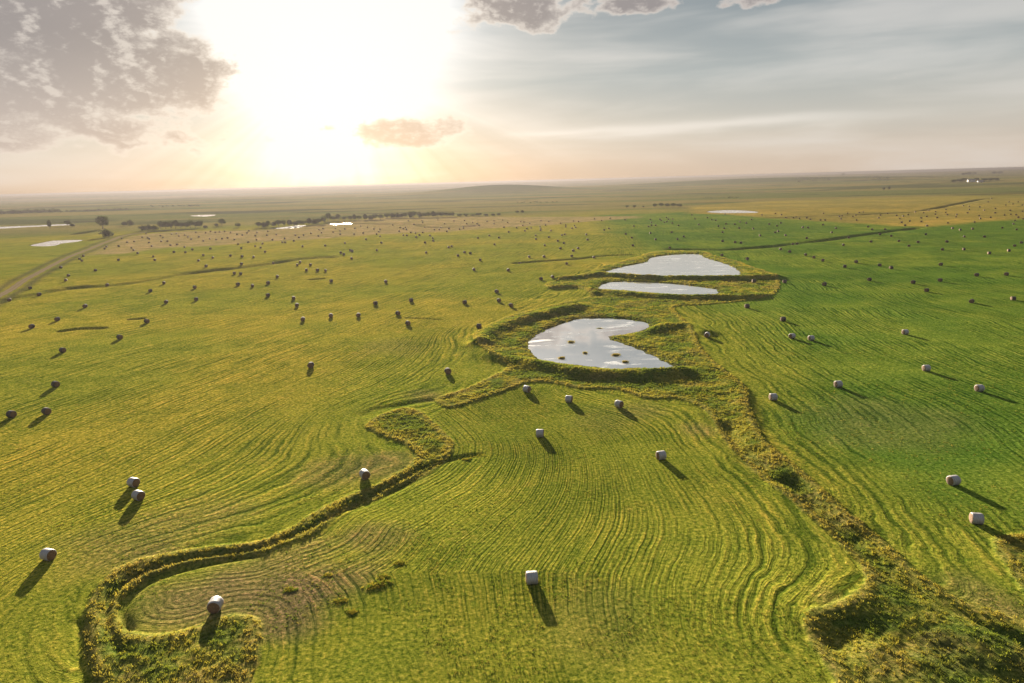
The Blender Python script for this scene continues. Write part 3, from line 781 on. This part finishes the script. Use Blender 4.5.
for zi in set(k_[0] for k_ in members):
    rows = sorted([k_[1] for k_ in members if k_[0] == zi], reverse=True)
    for ri, row in enumerate(rows):
        m_ = sorted(members[(zi, row)], key=lambda i: bales[i][0])
        name = ZONES[zi][1] if zi >= 0 else 'pale stubble strips behind the green fields'
        rw = 'nearest row' if ri == 0 else ('farthest row' if ri == len(rows) - 1 else ordn(ri) + ' row back')
        for j, i in enumerate(m_):
            if len(m_) == 1: t_ = f'only bale, {rw}, {name}'
            elif j == 0: t_ = f'leftmost bale, {rw}, {name}'
            elif j == len(m_) - 1: t_ = f'rightmost bale, {rw}, {name}'
            else: t_ = f'bale {ordn(j)} from left, {rw}, {name}'
            if len(t_.split()) > 20: pass
            labels[i] = t_
SHORT = {0:'left field before the long dark fold',1:'green between dark fold and stubble',2:'green behind the fold\'s end',3:'field before the fold\'s end',4:'sunlit green left of the ponds',5:'mown ground left of pond bank',6:'green behind the thin ditch',7:'dark green behind the ponds',8:'green wedge beside the ponds',9:'wedge between gold and ditch',10:'dark green before the ditch',11:'right green field',-1:'pale stubble strips'}
for i in labels:
    zi = zone_of.get(i, -1)
    full = ZONES[zi][1] if zi >= 0 else 'pale stubble strips behind the green fields'
    labels[i] = labels[i].replace(full, SHORT[zi])

protos = [hay_bale_proto(v) for v in range(6)]
used = [False] * 6
def put(o, px, rz):
    x, y = unproj(*px)
    o.location = (x, y, hground(x, y) - .03)
    o.rotation_euler = (0, 0, math.radians(rz))
GRP = 'round hay bales left on the mown fields'
def base_px(p):   # the listed pixel is the bale's middle; its foot is a little lower
    s_ = shade_sz(p); return (p[0], p[1] + s_ * .014)
for i, (p, rz, lb) in enumerate(NEAR):
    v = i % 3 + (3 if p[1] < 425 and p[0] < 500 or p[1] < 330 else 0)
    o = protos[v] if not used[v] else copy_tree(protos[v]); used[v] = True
    put(o, base_px(p), rz); tag(o, lb, 'hay bale', GRP)
rest = []
for i, p in enumerate(bales):
    rz = random.gauss(-90, 28) if p[0] < 600 else random.gauss(205, 30)
    if i < N_IND:
        if shade_sz(p) > 88:
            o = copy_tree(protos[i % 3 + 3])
        else:
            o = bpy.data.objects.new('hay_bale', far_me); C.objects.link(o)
        s_ = random.uniform(.96, 1.06); o.scale = (s_, s_, s_)
        put(o, base_px(p), rz); tag(o, 'round ' + labels[i], 'hay bale', GRP)
    else: rest.append((p, rz))
VV = []; FF2 = []; M2 = []
for p, rz in rest:
    x, y = unproj(*base_px(p)); z0 = hground(x, y) - .03; a_ = math.radians(rz); o0 = len(VV)
    for q in FV: VV.append((x + q[0] * math.cos(a_) - q[1] * math.sin(a_), y + q[0] * math.sin(a_) + q[1] * math.cos(a_), z0 + q[2]))
    FF2 += [tuple(i + o0 for i in f) for f in FF]; M2 += MI
o = mesh_obj('distant_hay_bales', VV, FF2, [m_wrap_backlit, m_hay], mat_idx=M2)
tag(o, 'mass of tiny dark bales dotted over the farthest stubble and gold fields', 'hay bales', kind='stuff')
print('bales', len(NEAR), len(bales), 'rest', len(rest))

# ------------------------------------------------------------------ trees
m_bark, nt = new_mat('bark'); k = NT(nt)
k.out(k.principled(k.mix(k.noise(k.pos(), 3, 4), (.06, .045, .03), (.14, .11, .08)), .9))
m_leaf = foliage_mat('leaves', trans=.3)
def crown_mesh(name, lobes, n, leaf, tint, seed, parent):
    r_ = np.random.default_rng(seed)
    Vs = []
    w = np.array([l[3] * l[4] for l in lobes]); w = w / w.sum()
    for l, wi in zip(lobes, w):
        m_ = int(n * wi)
        d = r_.normal(size=(m_, 3)); d /= np.linalg.norm(d, axis=1)[:, None]
        rad = r_.uniform(.55, 1.05, m_) ** .6
        p = d * rad[:, None] * np.array([l[3], l[3], l[4]]) + np.array(l[:3])
        p += (r_.random((m_, 3)) - .5) * .25 * l[3]
        Vs.append(p)
    p = np.concatenate(Vs); N = len(p)
    a_ = r_.normal(size=(N, 3)); a_ /= np.linalg.norm(a_, axis=1)[:, None]
    b_ = np.cross(a_, r_.normal(size=(N, 3))); b_ /= np.linalg.norm(b_, axis=1)[:, None]
    s_ = leaf * r_.uniform(.6, 1.4, N)[:, None]
    q = np.stack([p - a_ * s_, p + b_ * s_ * .7, p + a_ * s_, p - b_ * s_ * .7], 1)
    q[:, :, 2] = np.maximum(q[:, :, 2], .05)
    me = bpy.data.meshes.new(name); me.from_pydata(q.reshape(-1, 3).tolist(), [], np.arange(N * 4).reshape(-1, 4).tolist())
    at = me.attributes.new('tint', 'FLOAT_COLOR', 'POINT')
    c = np.ones((N * 4, 4), np.float32); c[:, :3] = np.repeat(np.array(tint)[None] * r_.uniform(.6, 1.5, (N, 1)), 4, 0); at.data.foreach_set('color', c.ravel())
    me.materials.append(m_leaf)
    o = bpy.data.objects.new(name, me); C.objects.link(o); o.parent = parent; return o
def trunk_mesh(h, r0, parent, seed=0):
    rs = random.Random(seed); bm = bmesh.new()
    def limb(a, b, ra, rb, n=7):
        a = Vector(a); b = Vector(b); d = (b - a).normalized(); u = d.orthogonal().normalized(); v = d.cross(u)
        R_ = []
        for q, rad in ((a, ra), ((a + b) / 2 + Vector((rs.uniform(-.1, .1), rs.uniform(-.1, .1), 0)) * (b - a).length, (ra + rb) / 2), (b, rb)):
            R_.append([bm.verts.new(q + (u * math.cos(t) + v * math.sin(t)) * rad) for t in [2 * math.pi * i / n for i in range(n)]])
        for A_, B_ in zip(R_, R_[1:]):
            for i in range(n): bm.faces.new((A_[i], A_[(i + 1) % n], B_[(i + 1) % n], B_[i]))
    limb((0, 0, -.3), (0, 0, h * .5), r0, r0 * .6)
    for i in range(5):
        a_ = i * 1.3 + rs.random(); limb((0, 0, h * (.28 + .05 * i)), (math.cos(a_) * h * .28, math.sin(a_) * h * .28, h * (.6 + .05 * i)), r0 * .5, r0 * .15, 5)
    me = bpy.data.meshes.new('trunk'); bm.to_mesh(me); bm.free(); me.materials.append(m_bark)
    o = bpy.data.objects.new('trunk', me); C.objects.link(o); o.parent = parent; return o
def make_tree(kind, seed):
    root = bpy.data.objects.new('tree' if kind != 2 else 'bush', None); C.objects.link(root)
    rs = random.Random(seed)
    if kind == 0:      # round broadleaf, unit height 10 m
        lobes = [(0, 0, 6.2, 4.2, 3.4)] + [(rs.uniform(-3, 3), rs.uniform(-3, 3), rs.uniform(3.2, 8), rs.uniform(1.8, 2.6), rs.uniform(1.4, 2.2)) for _ in range(7)]
        crown_mesh('crown', lobes, 1300, .42, (.045, .06, .02), seed, root); trunk_mesh(9, .38, root, seed)
    elif kind == 1:    # tall narrow
        lobes = [(0, 0, 6, 2.0, 3.6)] + [(rs.uniform(-1, 1), rs.uniform(-1, 1), rs.uniform(3, 9), 1.3, 1.5) for _ in range(5)]
        crown_mesh('crown', lobes, 900, .38, (.04, .052, .02), seed, root); trunk_mesh(9, .28, root, seed)
    else:              # low thicket
        lobes = [(rs.uniform(-3, 3), rs.uniform(-1.5, 1.5), rs.uniform(1, 3.2), rs.uniform(1.5, 2.4), rs.uniform(1.2, 2)) for _ in range(8)]
        crown_mesh('crown', lobes, 900, .40, (.045, .055, .022), seed, root); trunk_mesh(4, .15, root, seed)
    return root
tp = {0: [make_tree(0, s) for s in (1, 2, 3)], 1: [make_tree(1, 4)], 2: [make_tree(2, s) for s in (5, 6)]}
tused = set()
def dist_at(px):
    x, y = unproj(*px); return math.hypot(x, y)
def plant(kind, px, h_px, w_px, label, group=None):
    v = random.choice(tp[kind])
    if id(v) in tused: o = copy_tree(v)
    else: o = v; tused.add(id(v))
    x, y = unproj(*px); z0 = float(hbase(x, y)); dd = math.sqrt(x * x + y * y)
    hm = h_px * dd / F; wm = w_px * dd / F
    base_h, base_w = {0: (10.0, 10.5), 1: (10.0, 5.0), 2: (5.0, 9.0)}[kind]
    o.location = (x, y, z0); o.scale = (wm / base_w, wm / base_w, hm / base_h); o.rotation_euler = (0, 0, random.uniform(0, 6.28) if kind != 2 else random.uniform(-.4, .4))
    tag(o, label, 'tree' if kind != 2 else 'bush', group); return o
plant(0, (103,229), 11.5, 13, 'largest round dark tree by the far end of the dirt road')
plant(2, (106,237), 7, 10.5, 'square dark thicket beside the dirt road below the largest tree')
plant(1, (50,229), 7.5, 4, 'small upright tree standing in front of the long strip of water')
plant(0, (68,226), 5, 6, 'small dark tree at the right end of the long strip of water')
plant(2, (72,227), 3, 6, 'low bush beside the tree at the end of the water strip')
plant(2, (124,226), 4, 7, 'left half of the low dark thicket right of the largest tree')
plant(2, (130,225.5), 5, 6, 'right half of the low dark thicket right of the largest tree')
G1 = 'trees in the short row behind the left stubble'
for j, (x, h_) in enumerate([(142,4.5),(148,5),(154,4)]):
    plant(2, (x,230.5 - (x - 142) * .06), h_, 7, ['left','middle','right'][j] + ' bush of the three at the road\'s far end', 'bushes at the far end of the road')
for j, x in enumerate([161,166,171,176,181,186,191,196,200]):
    plant(0, (x, 229.5 - (x - 161) * .05), 6.5 + random.uniform(-1, 1.6), 7, f'{ordn(j)} tree from the left in the dark row behind the left stubble', G1)
plant(0, (222,225.5), 6.5, 8, 'broad tree standing alone right of the dark tree row')
plant(2, (216,226.5), 3, 5, 'small bush against the left of the broad lone tree')
plant(0, (238,227.5), 4.5, 6, 'faint sunlit tree between the lone tree and the long tree line')
plant(2, (205,228.5), 3, 6, 'low bush at the right end of the dark tree row')
G2 = 'trees of the long sunlit tree line'
j = 0
for x0, x1, st in ((259, 350, 5.0), (354, 384, 5), (387, 456, 4.6), (460, 503, 6.2)):
    x = x0
    while x < x1:
        if x < 325: yb = 227.5 - (x - 259) * .06
        elif x < 384: yb = 221 - (x - 325) * .03
        else: yb = 218 - (x - 384) * .018
        hh_ = random.uniform(4.0, 6.5) if x < 456 else random.uniform(2.2, 3.4)
        if 320 < x < 332: hh_ = 8
        plant(0 if random.random() < .75 else 2, (x, yb), hh_, random.uniform(5.5, 8), f'{ordn(j)} tree from the left in the long sunlit tree line', G2)
        j += 1; x += st * random.uniform(.85, 1.2)
for x, y_, h_, w_, kd, lb in [(517,213,2.5,5,2,'left bush of the small dark pair behind the middle stubble'),(522,213,2.8,5,2,'right bush of the small dark pair behind the middle stubble'),
  (627,208,2.8,4.5,0,'left one of two round trees left of the dark grove'),(634.5,208,2.8,4,0,'right one of two round trees left of the dark grove'),(643,207.5,1.6,3,2,'tiny bush just left of the dark grove'),
  (655,207,3.5,6,0,'leftmost tree of the dark grove above the far right pond'),(661,207,4,6,0,'second tree of the dark grove above the far right pond'),(667,207,3.6,6,0,'middle tree of the dark grove above the far right pond'),(673,207,3.8,6,0,'fourth tree of the dark grove above the far right pond'),(679,207,3.3,6,0,'rightmost tree of the dark grove above the far right pond'),
  (843,176.5,3.5,2.6,0,'solitary tree on the skyline right of centre'),(889,190,3.4,3,0,'taller of two small trees on the pasture above the gold field'),(883.5,190,2.4,3,2,'smaller of two small trees on the pasture above the gold field'),
  (964,175.5,2.2,5,0,'left tree of the upper clump above the farm'),(969,175,2.4,5,0,'middle tree of the upper clump above the farm'),(974,174.8,2.3,4,0,'right tree of the upper clump above the farm'),
  (994,174.5,2.4,4,0,'left one of two trees on the skyline near the right edge'),(1000,174.3,2.5,4,0,'right one of two trees on the skyline near the right edge'),
  (954,183,3,5,0,'leftmost tree of the farm windbreak'),(959,182.5,3.3,5,0,'second tree of the farm windbreak, left of the white house'),(964,182,3.4,5,0,'third tree of the farm windbreak, left of the white house'),(976,181.5,3.2,5,0,'first tree right of the white farm house'),(984,181.5,2.8,5,0,'second tree right of the white farm house'),(990,181.3,2.8,5,0,'third tree right of the white farm house'),(996,181,2.6,5,0,'rightmost tree of the farm windbreak')]:
    plant(kd, (x, y_), h_, w_, lb, 'scattered trees on the far pastures')

# far woods: too many trees to count
def woods():
    P_ = []
    for (xa, ya, xb, yb, n, hp) in [(0,214,60,212,90,2.6),(60,212.5,130,210,70,1.6),(-40,216,0,214,30,2.4),(150,207,200,206,40,1.2),(515,203,560,202.5,30,1),(700,199,740,198,24,1),(795,182,830,181,40,1.2),(865,180,890,179.5,24,1.2),(600,192,660,190,30,.8)]:
        for i in range(n):
            t = random.random(); px = (xa + (xb - xa) * t, ya + (yb - ya) * t + random.uniform(-.6, .3))
            x, y = unproj(*px); dd = math.hypot(x, y); P_.append((x, y, float(hbase(x, y)), hp * dd / F * random.uniform(.6, 1.2)))
    V = []; Fc = []; cl = []
    for x, y, z0, s in P_:
        g = random.uniform(.7, 1.3)
        for i in range(26):
            a = Vector((random.gauss(0, 1), random.gauss(0, 1), random.gauss(0, 1))).normalized(); b = a.orthogonal().normalized(); c_ = a.cross(b)
            q = Vector((x, y, z0 + s * .5)) + Vector((a.x * s * .7, a.y * s * .7, a.z * s * .45)) * random.uniform(.5, 1)
            u = s * .22; o0 = len(V); V += [q - b * u, q + c_ * u, q + b * u, q - c_ * u]; Fc.append((o0, o0 + 1, o0 + 2, o0 + 3)); cl += [(.04 * g, .05 * g, .02 * g, 1)] * 4
    o = mesh_obj('distant_woods', V, Fc, m_leaf, smooth=False)
    at = o.data.attributes.new('tint', 'FLOAT_COLOR', 'POINT'); at.data.foreach_set('color', np.array(cl, np.float32).ravel())
    tag(o, 'hazy belts of woodland on the far plain', 'woods', kind='stuff')
woods()

# ------------------------------------------------------------------ farm house
def simple_mat(name, c, rough=.8):
    m, nt = new_mat(name); k = NT(nt)
    k.out(k.principled(k.mix(k.noise(k.pos(), .8, 3), tuple(v * .85 for v in c), c), rough)); return m
m_wall = simple_mat('painted_boards', (.72, .70, .66)); m_roof = simple_mat('grey_roofing', (.20, .19, .19)); m_glass = simple_mat('dark_glass', (.03, .03, .04), .2); m_door = simple_mat('brown_door', (.12, .08, .05))
def box(x0, x1, y0, y1, z0, z1):
    V = [(x, y, z) for z in (z0, z1) for y in (y0, y1) for x in (x0, x1)]
    return V, [(0, 2, 3, 1), (4, 5, 7, 6), (0, 1, 5, 4), (2, 6, 7, 3), (0, 4, 6, 2), (1, 3, 7, 5)]
def house(px, L_, D_, Hh, label, cat, name, doorw=1.2):
    x, y = unproj(*px); root = bpy.data.objects.new(name, None); C.objects.link(root)
    root.location = (x, y, float(hbase(x, y)) - .2); root.rotation_euler = (0, 0, -.25)
    V, Fc = box(-L_, L_, -D_, D_, -.5, Hh); o0 = len(V); gp = D_ * .55
    V += [(-L_, 0, Hh + gp), (L_, 0, Hh + gp)]; Fc += [(4, 6, o0), (7, 5, o0 + 1)]
    mesh_obj('wall', V, Fc, m_wall, root, smooth=False)
    e = .6; V = []
    for s in (-1, 1):
        V += [(-L_ - e, s * (D_ + e), Hh - .25), (L_ + e, s * (D_ + e), Hh - .25), (L_ + e, 0, Hh + gp + .12), (-L_ - e, 0, Hh + gp + .12)]
    V += [(v[0], v[1], v[2] + .22) for v in V]
    Fc = []
    for q in (0, 4):
        Fc += [(q, q + 1, q + 2, q + 3), (q + 8, q + 9, q + 10, q + 11), (q, q + 1, q + 9, q + 8), (q, q + 3, q + 11, q + 8), (q + 1, q + 2, q + 10, q + 9)]
    mesh_obj('roof', V, Fc, m_roof, root, smooth=False)
    for xx in (-L_ * .6, -L_ * .15, L_ * .6):
        mesh_obj('window', *box(xx - .7, xx + .7, -D_ - .06, -D_ + .05, 1.1, 2.5), m_glass, root, smooth=False)
    mesh_obj('door', *box(L_ * .25 - doorw / 2, L_ * .25 + doorw / 2, -D_ - .07, -D_ + .05, 0, 2.4), m_door, root, smooth=False)
    tag(root, label, cat)
house((971,181.8), 10, 6, 5.5, 'white farm house with grey roof among the windbreak trees', 'house', 'farm_house')
house((980,182.4), 7, 5, 4, 'small pale barn right of the white farm house', 'barn', 'barn', 3)

# ------------------------------------------------------------------ haze
m_haze, nt = new_mat('haze_air'); k = NT(nt)
pv = k.n('ShaderNodeVolumePrincipled'); pv.inputs['Color'].default_value = (.092, .087, .094, 1); pv.inputs['Density'].default_value = 1.8e-4; pv.inputs['Anisotropy'].default_value = .47
oo = k.n('ShaderNodeOutputMaterial'); nt.links.new(pv.outputs[0], oo.inputs['Volume'])
zmin = float(zz.min()) - 1.0
zmax = max(CZ + 1.2, float(zz.max()) + .5)
Vh, Fh = box(-13000, 13000, -13000, 13000, zmin, zmax)
hz = mesh_obj('haze', Vh, Fh, m_haze, smooth=False)
tag(hz, 'thin warm evening haze over the fields', 'haze', kind='stuff')
print('haze', zmin, zmax)

# ------------------------------------------------------------------ sun
sl = bpy.data.lights.new('sun', 'SUN'); sl.energy = 5.0; sl.angle = math.radians(.6); sl.color = (1.0, .86, .66)
so = bpy.data.objects.new('sun', sl); C.objects.link(so)
so.rotation_euler = Vector(-SUN).to_track_quat('-Z', 'Y').to_euler()

# ------------------------------------------------------------------ sky
world = bpy.data.worlds.new('World'); scene.world = world; world.use_nodes = True
nt = world.node_tree; nt.nodes.clear(); k = NT(nt)
KE = 1.0 / 2 ** EXPO
sky = k.n('ShaderNodeTexSky', sky_type='NISHITA'); sky.sun_disc = False
sky.sun_elevation = SUN_EL; sky.sun_rotation = SUN_AZ; sky.altitude = 400; sky.air_density = 1.2; sky.dust_density = 1.5
D = k.vmath('NORMALIZE', k.n('ShaderNodeTexCoord').outputs['Generated'])
s3 = k.n('ShaderNodeSeparateXYZ'); k.put(s3.inputs[0], D)
el = k.math('MULTIPLY', k.math('ARCSINE', s3.outputs[2]), 57.2958)
az = k.math('MULTIPLY', k.math('ARCTAN2', s3.outputs[0], s3.outputs[1]), 57.2958)
ang = k.math('MULTIPLY', k.math('ARCCOSINE', k.math('MINIMUM', k.vmath('DOT_PRODUCT', D, tuple(SUN)), .99999)), 57.2958)
def deg(px, py):
    d = ray(px, py); return math.degrees(math.atan2(d[0], d[1])), math.degrees(math.asin(d[2]))
ramp = k.n('ShaderNodeValToRGB'); cr = ramp.color_ramp
k.put(ramp.inputs[0], k.ss(el, 0, 30)); ramp.inputs[0].links[0].from_node.interpolation_type = 'LINEAR'
stops = [(0, (.62, .50, .40)), (.05, (.62, .53, .45)), (.13, (.56, .53, .48)), (.25, (.40, .43, .43)), (.42, (.25, .29, .315)), (1, (.14, .20, .28))]
cr.elements[0].position = 0; cr.elements[0].color = (*stops[0][1], 1); cr.elements[1].position = 1; cr.elements[1].color = (*stops[-1][1], 1)
for p_, c_ in stops[1:-1]:
    e = cr.elements.new(p_); e.color = (*c_, 1)
# thin veil of high cloud, drawn out sideways
pv2 = k.comb(k.math('MULTIPLY', az, .035), k.math('MULTIPLY', el, .22), 0)
veil = k.noise(pv2, 1.4, 4, .52, .3)
base = k.mix(k.ss(veil, .40, .70, 0, .55), ramp.outputs[0], (.74, .70, .66))
base = k.mix(k.ss(veil, .52, .32, 0, .35), base, k.mix(1.0, base, (.82, .86, .90), 'MULTIPLY'))
lx, ly = deg(700, 127)
line = k.math('POWER', 2.718, k.math('MULTIPLY', k.math('POWER', k.math('DIVIDE', k.math('SUBTRACT', k.math('ADD', el, k.math('MULTIPLY', k.math('SUBTRACT', veil, .5), 2.0)), ly), .35), 2), -1))
line = k.math('MULTIPLY', line, k.math('MULTIPLY', k.ss(az, -2, 4), k.ss(az, 34, 18)))
base = k.mix(k.math('MULTIPLY', line, .5), base, (.92, .86, .80))
# aureole of the sun
def gauss(v, s): return k.math('POWER', 2.718, k.math('MULTIPLY', k.math('POWER', k.math('DIVIDE', v, s), 2), -1))
ang2 = k.math('MULTIPLY', k.math('ARCCOSINE', k.math('MINIMUM', k.vmath('DOT_PRODUCT', D, (math.sin(SUN_AZ) * math.cos(SUN_EL + .09), math.cos(SUN_AZ) * math.cos(SUN_EL + .09), math.sin(SUN_EL + .09))), .99999)), 57.2958)
g1 = k.math('MULTIPLY', gauss(ang2, 7.6), 1.7); g2 = k.math('MULTIPLY', k.math('POWER', 2.718, k.math('DIVIDE', ang, -12.0)), .30)
low = k.ss(el, 7, 0)
gl_c = k.mix(low, (.95, .95, .95), (1.0, .87, .66))
glow = k.vscale(gl_c, k.math('ADD', g1, g2))
la, le = deg(322, 150)
d3 = k.math('ADD', k.math('POWER', k.math('DIVIDE', k.math('SUBTRACT', az, la), 5.0), 2), k.math('POWER', k.math('DIVIDE', k.math('SUBTRACT', el, le), 3.6), 2))
glow = k.vmath('ADD', glow, k.vscale((1.0, .86, .50), k.math('MULTIPLY', k.math('POWER', 2.718, k.math('MULTIPLY', d3, -1)), .75)))
# clouds
cp = k.comb(k.math('MULTIPLY', az, .14), k.math('MULTIPLY', el, .24), 0)
sun2 = (math.degrees(SUN_AZ) * .14, math.degrees(SUN_EL) * .24, 0)
cn = k.noise(cp, 2.1, 10, .60, 0)
tosun = k.vscale(k.vmath('NORMALIZE', k.vmath('SUBTRACT', sun2, cp)), .07)
cn2 = k.noise(k.vmath('ADD', cp, tosun), 2.1, 7, .58, 0)
cn3 = k.noise(cp, 2.1, 7, .58, 0)
mask = None
for (px, py, wx, wy, s_) in [(50,15,90,60,1.15),(110,70,85,42,1.05),(15,85,75,42,1.0),(190,85,34,28,.8),(70,130,130,20,.66),(405,131,62,13,.85),(425,140,50,10,.6),(530,10,60,16,.85),(490,20,42,14,.55),(638,3,42,9,.8),(755,0,40,6,.6)]:
    a0, e0 = deg(px, py); wa = wx / F * 57.3; we = wy / F * 57.3
    d2 = k.math('ADD', k.math('POWER', k.math('DIVIDE', k.math('SUBTRACT', az, a0), wa), 2), k.math('POWER', k.math('DIVIDE', k.math('SUBTRACT', el, e0), we), 2))
    mm = k.math('MULTIPLY', k.math('POWER', 2.718, k.math('MULTIPLY', d2, -.8)), s_)
    mask = mm if mask is None else k.math('MAXIMUM', mask, mm)
dens = k.math('ADD', k.math('MULTIPLY', mask, .60), k.math('SUBTRACT', cn, .5))
dens2 = k.math('ADD', k.math('MULTIPLY', mask, .60), k.math('SUBTRACT', cn2, .5))
cov = k.ss(dens, .19, .31)
thick = k.ss(dens, .22, .46)
lit = k.ss(k.math('SUBTRACT', cn3, cn2), -.02, .12)
rim = k.math('MAXIMUM', k.math('MULTIPLY', lit, .62), k.math('MULTIPLY', k.math('SUBTRACT', 1.0, thick), .9))
cdark = k.mix(k.ss(el, 3, 11), (.50, .43, .41), (.29, .258, .26))
clit = k.mix(k.ss(ang, 27, 10), (.76, .68, .62), (.95, .87, .78))
ccol = k.mix(k.math('POWER', rim, 1.4), cdark, clit)
# faint beams fanning down from the cloud gaps
th_ = k.math('ARCTAN2', k.math('SUBTRACT', az, math.degrees(SUN_AZ)), k.math('SUBTRACT', math.degrees(SUN_EL), el))
beam = k.noise(k.comb(k.math('MULTIPLY', th_, 7.0), 3.0, 0), 1.0, 3, .6)
bm_ = k.math('MULTIPLY', k.math('MULTIPLY', k.ss(ang, 3, 7), k.ss(ang, 24, 12)), k.ss(el, 8, 4))
tot0 = k.vmath('ADD', base, glow)
tot0 = k.vscale(tot0, k.math('ADD', 1.0, k.math('MULTIPLY', k.math('MULTIPLY', k.math('SUBTRACT', beam, .52), .5), bm_)))
ccol = k.vmath('ADD', ccol, k.vscale(glow, .03))
tot = tot0
tot = k.mix(k.math('MULTIPLY', cov, .95), tot, ccol)
tot = k.vmath('MINIMUM', tot, (.93, .925, .90))
tot = k.vscale(tot, KE)
# one sky: the clear-air Nishita sky seen through the veil
bg1 = k.n('ShaderNodeBackground'); nt.links.new(sky.outputs[0], bg1.inputs[0]); bg1.inputs[1].default_value = .05
bg2 = k.n('ShaderNodeBackground'); k.put(bg2.inputs[0], tot); bg2.inputs[1].default_value = 1.0
mx = k.n('ShaderNodeMixShader'); mx.inputs[0].default_value = .97
nt.links.new(bg1.outputs[0], mx.inputs[1]); nt.links.new(bg2.outputs[0], mx.inputs[2])
wo = k.n('ShaderNodeOutputWorld'); nt.links.new(mx.outputs[0], wo.inputs[0])
world.cycles.sampling_method = 'MANUAL'; world.cycles.sample_map_resolution = 1024

# ------------------------------------------------------------------ render settings
scene.render.engine = 'CYCLES'
scene.view_settings.view_transform = 'Standard'; scene.view_settings.look = 'None'
scene.view_settings.exposure = EXPO; scene.view_settings.gamma = 1; scene.view_settings.use_curve_mapping = False
scene.cycles.use_denoising = True
scene.cycles.max_bounces = 5; scene.cycles.diffuse_bounces = 2; scene.cycles.glossy_bounces = 2; scene.cycles.transmission_bounces = 2; scene.cycles.volume_bounces = 0
scene.cycles.sample_clamp_indirect = 4
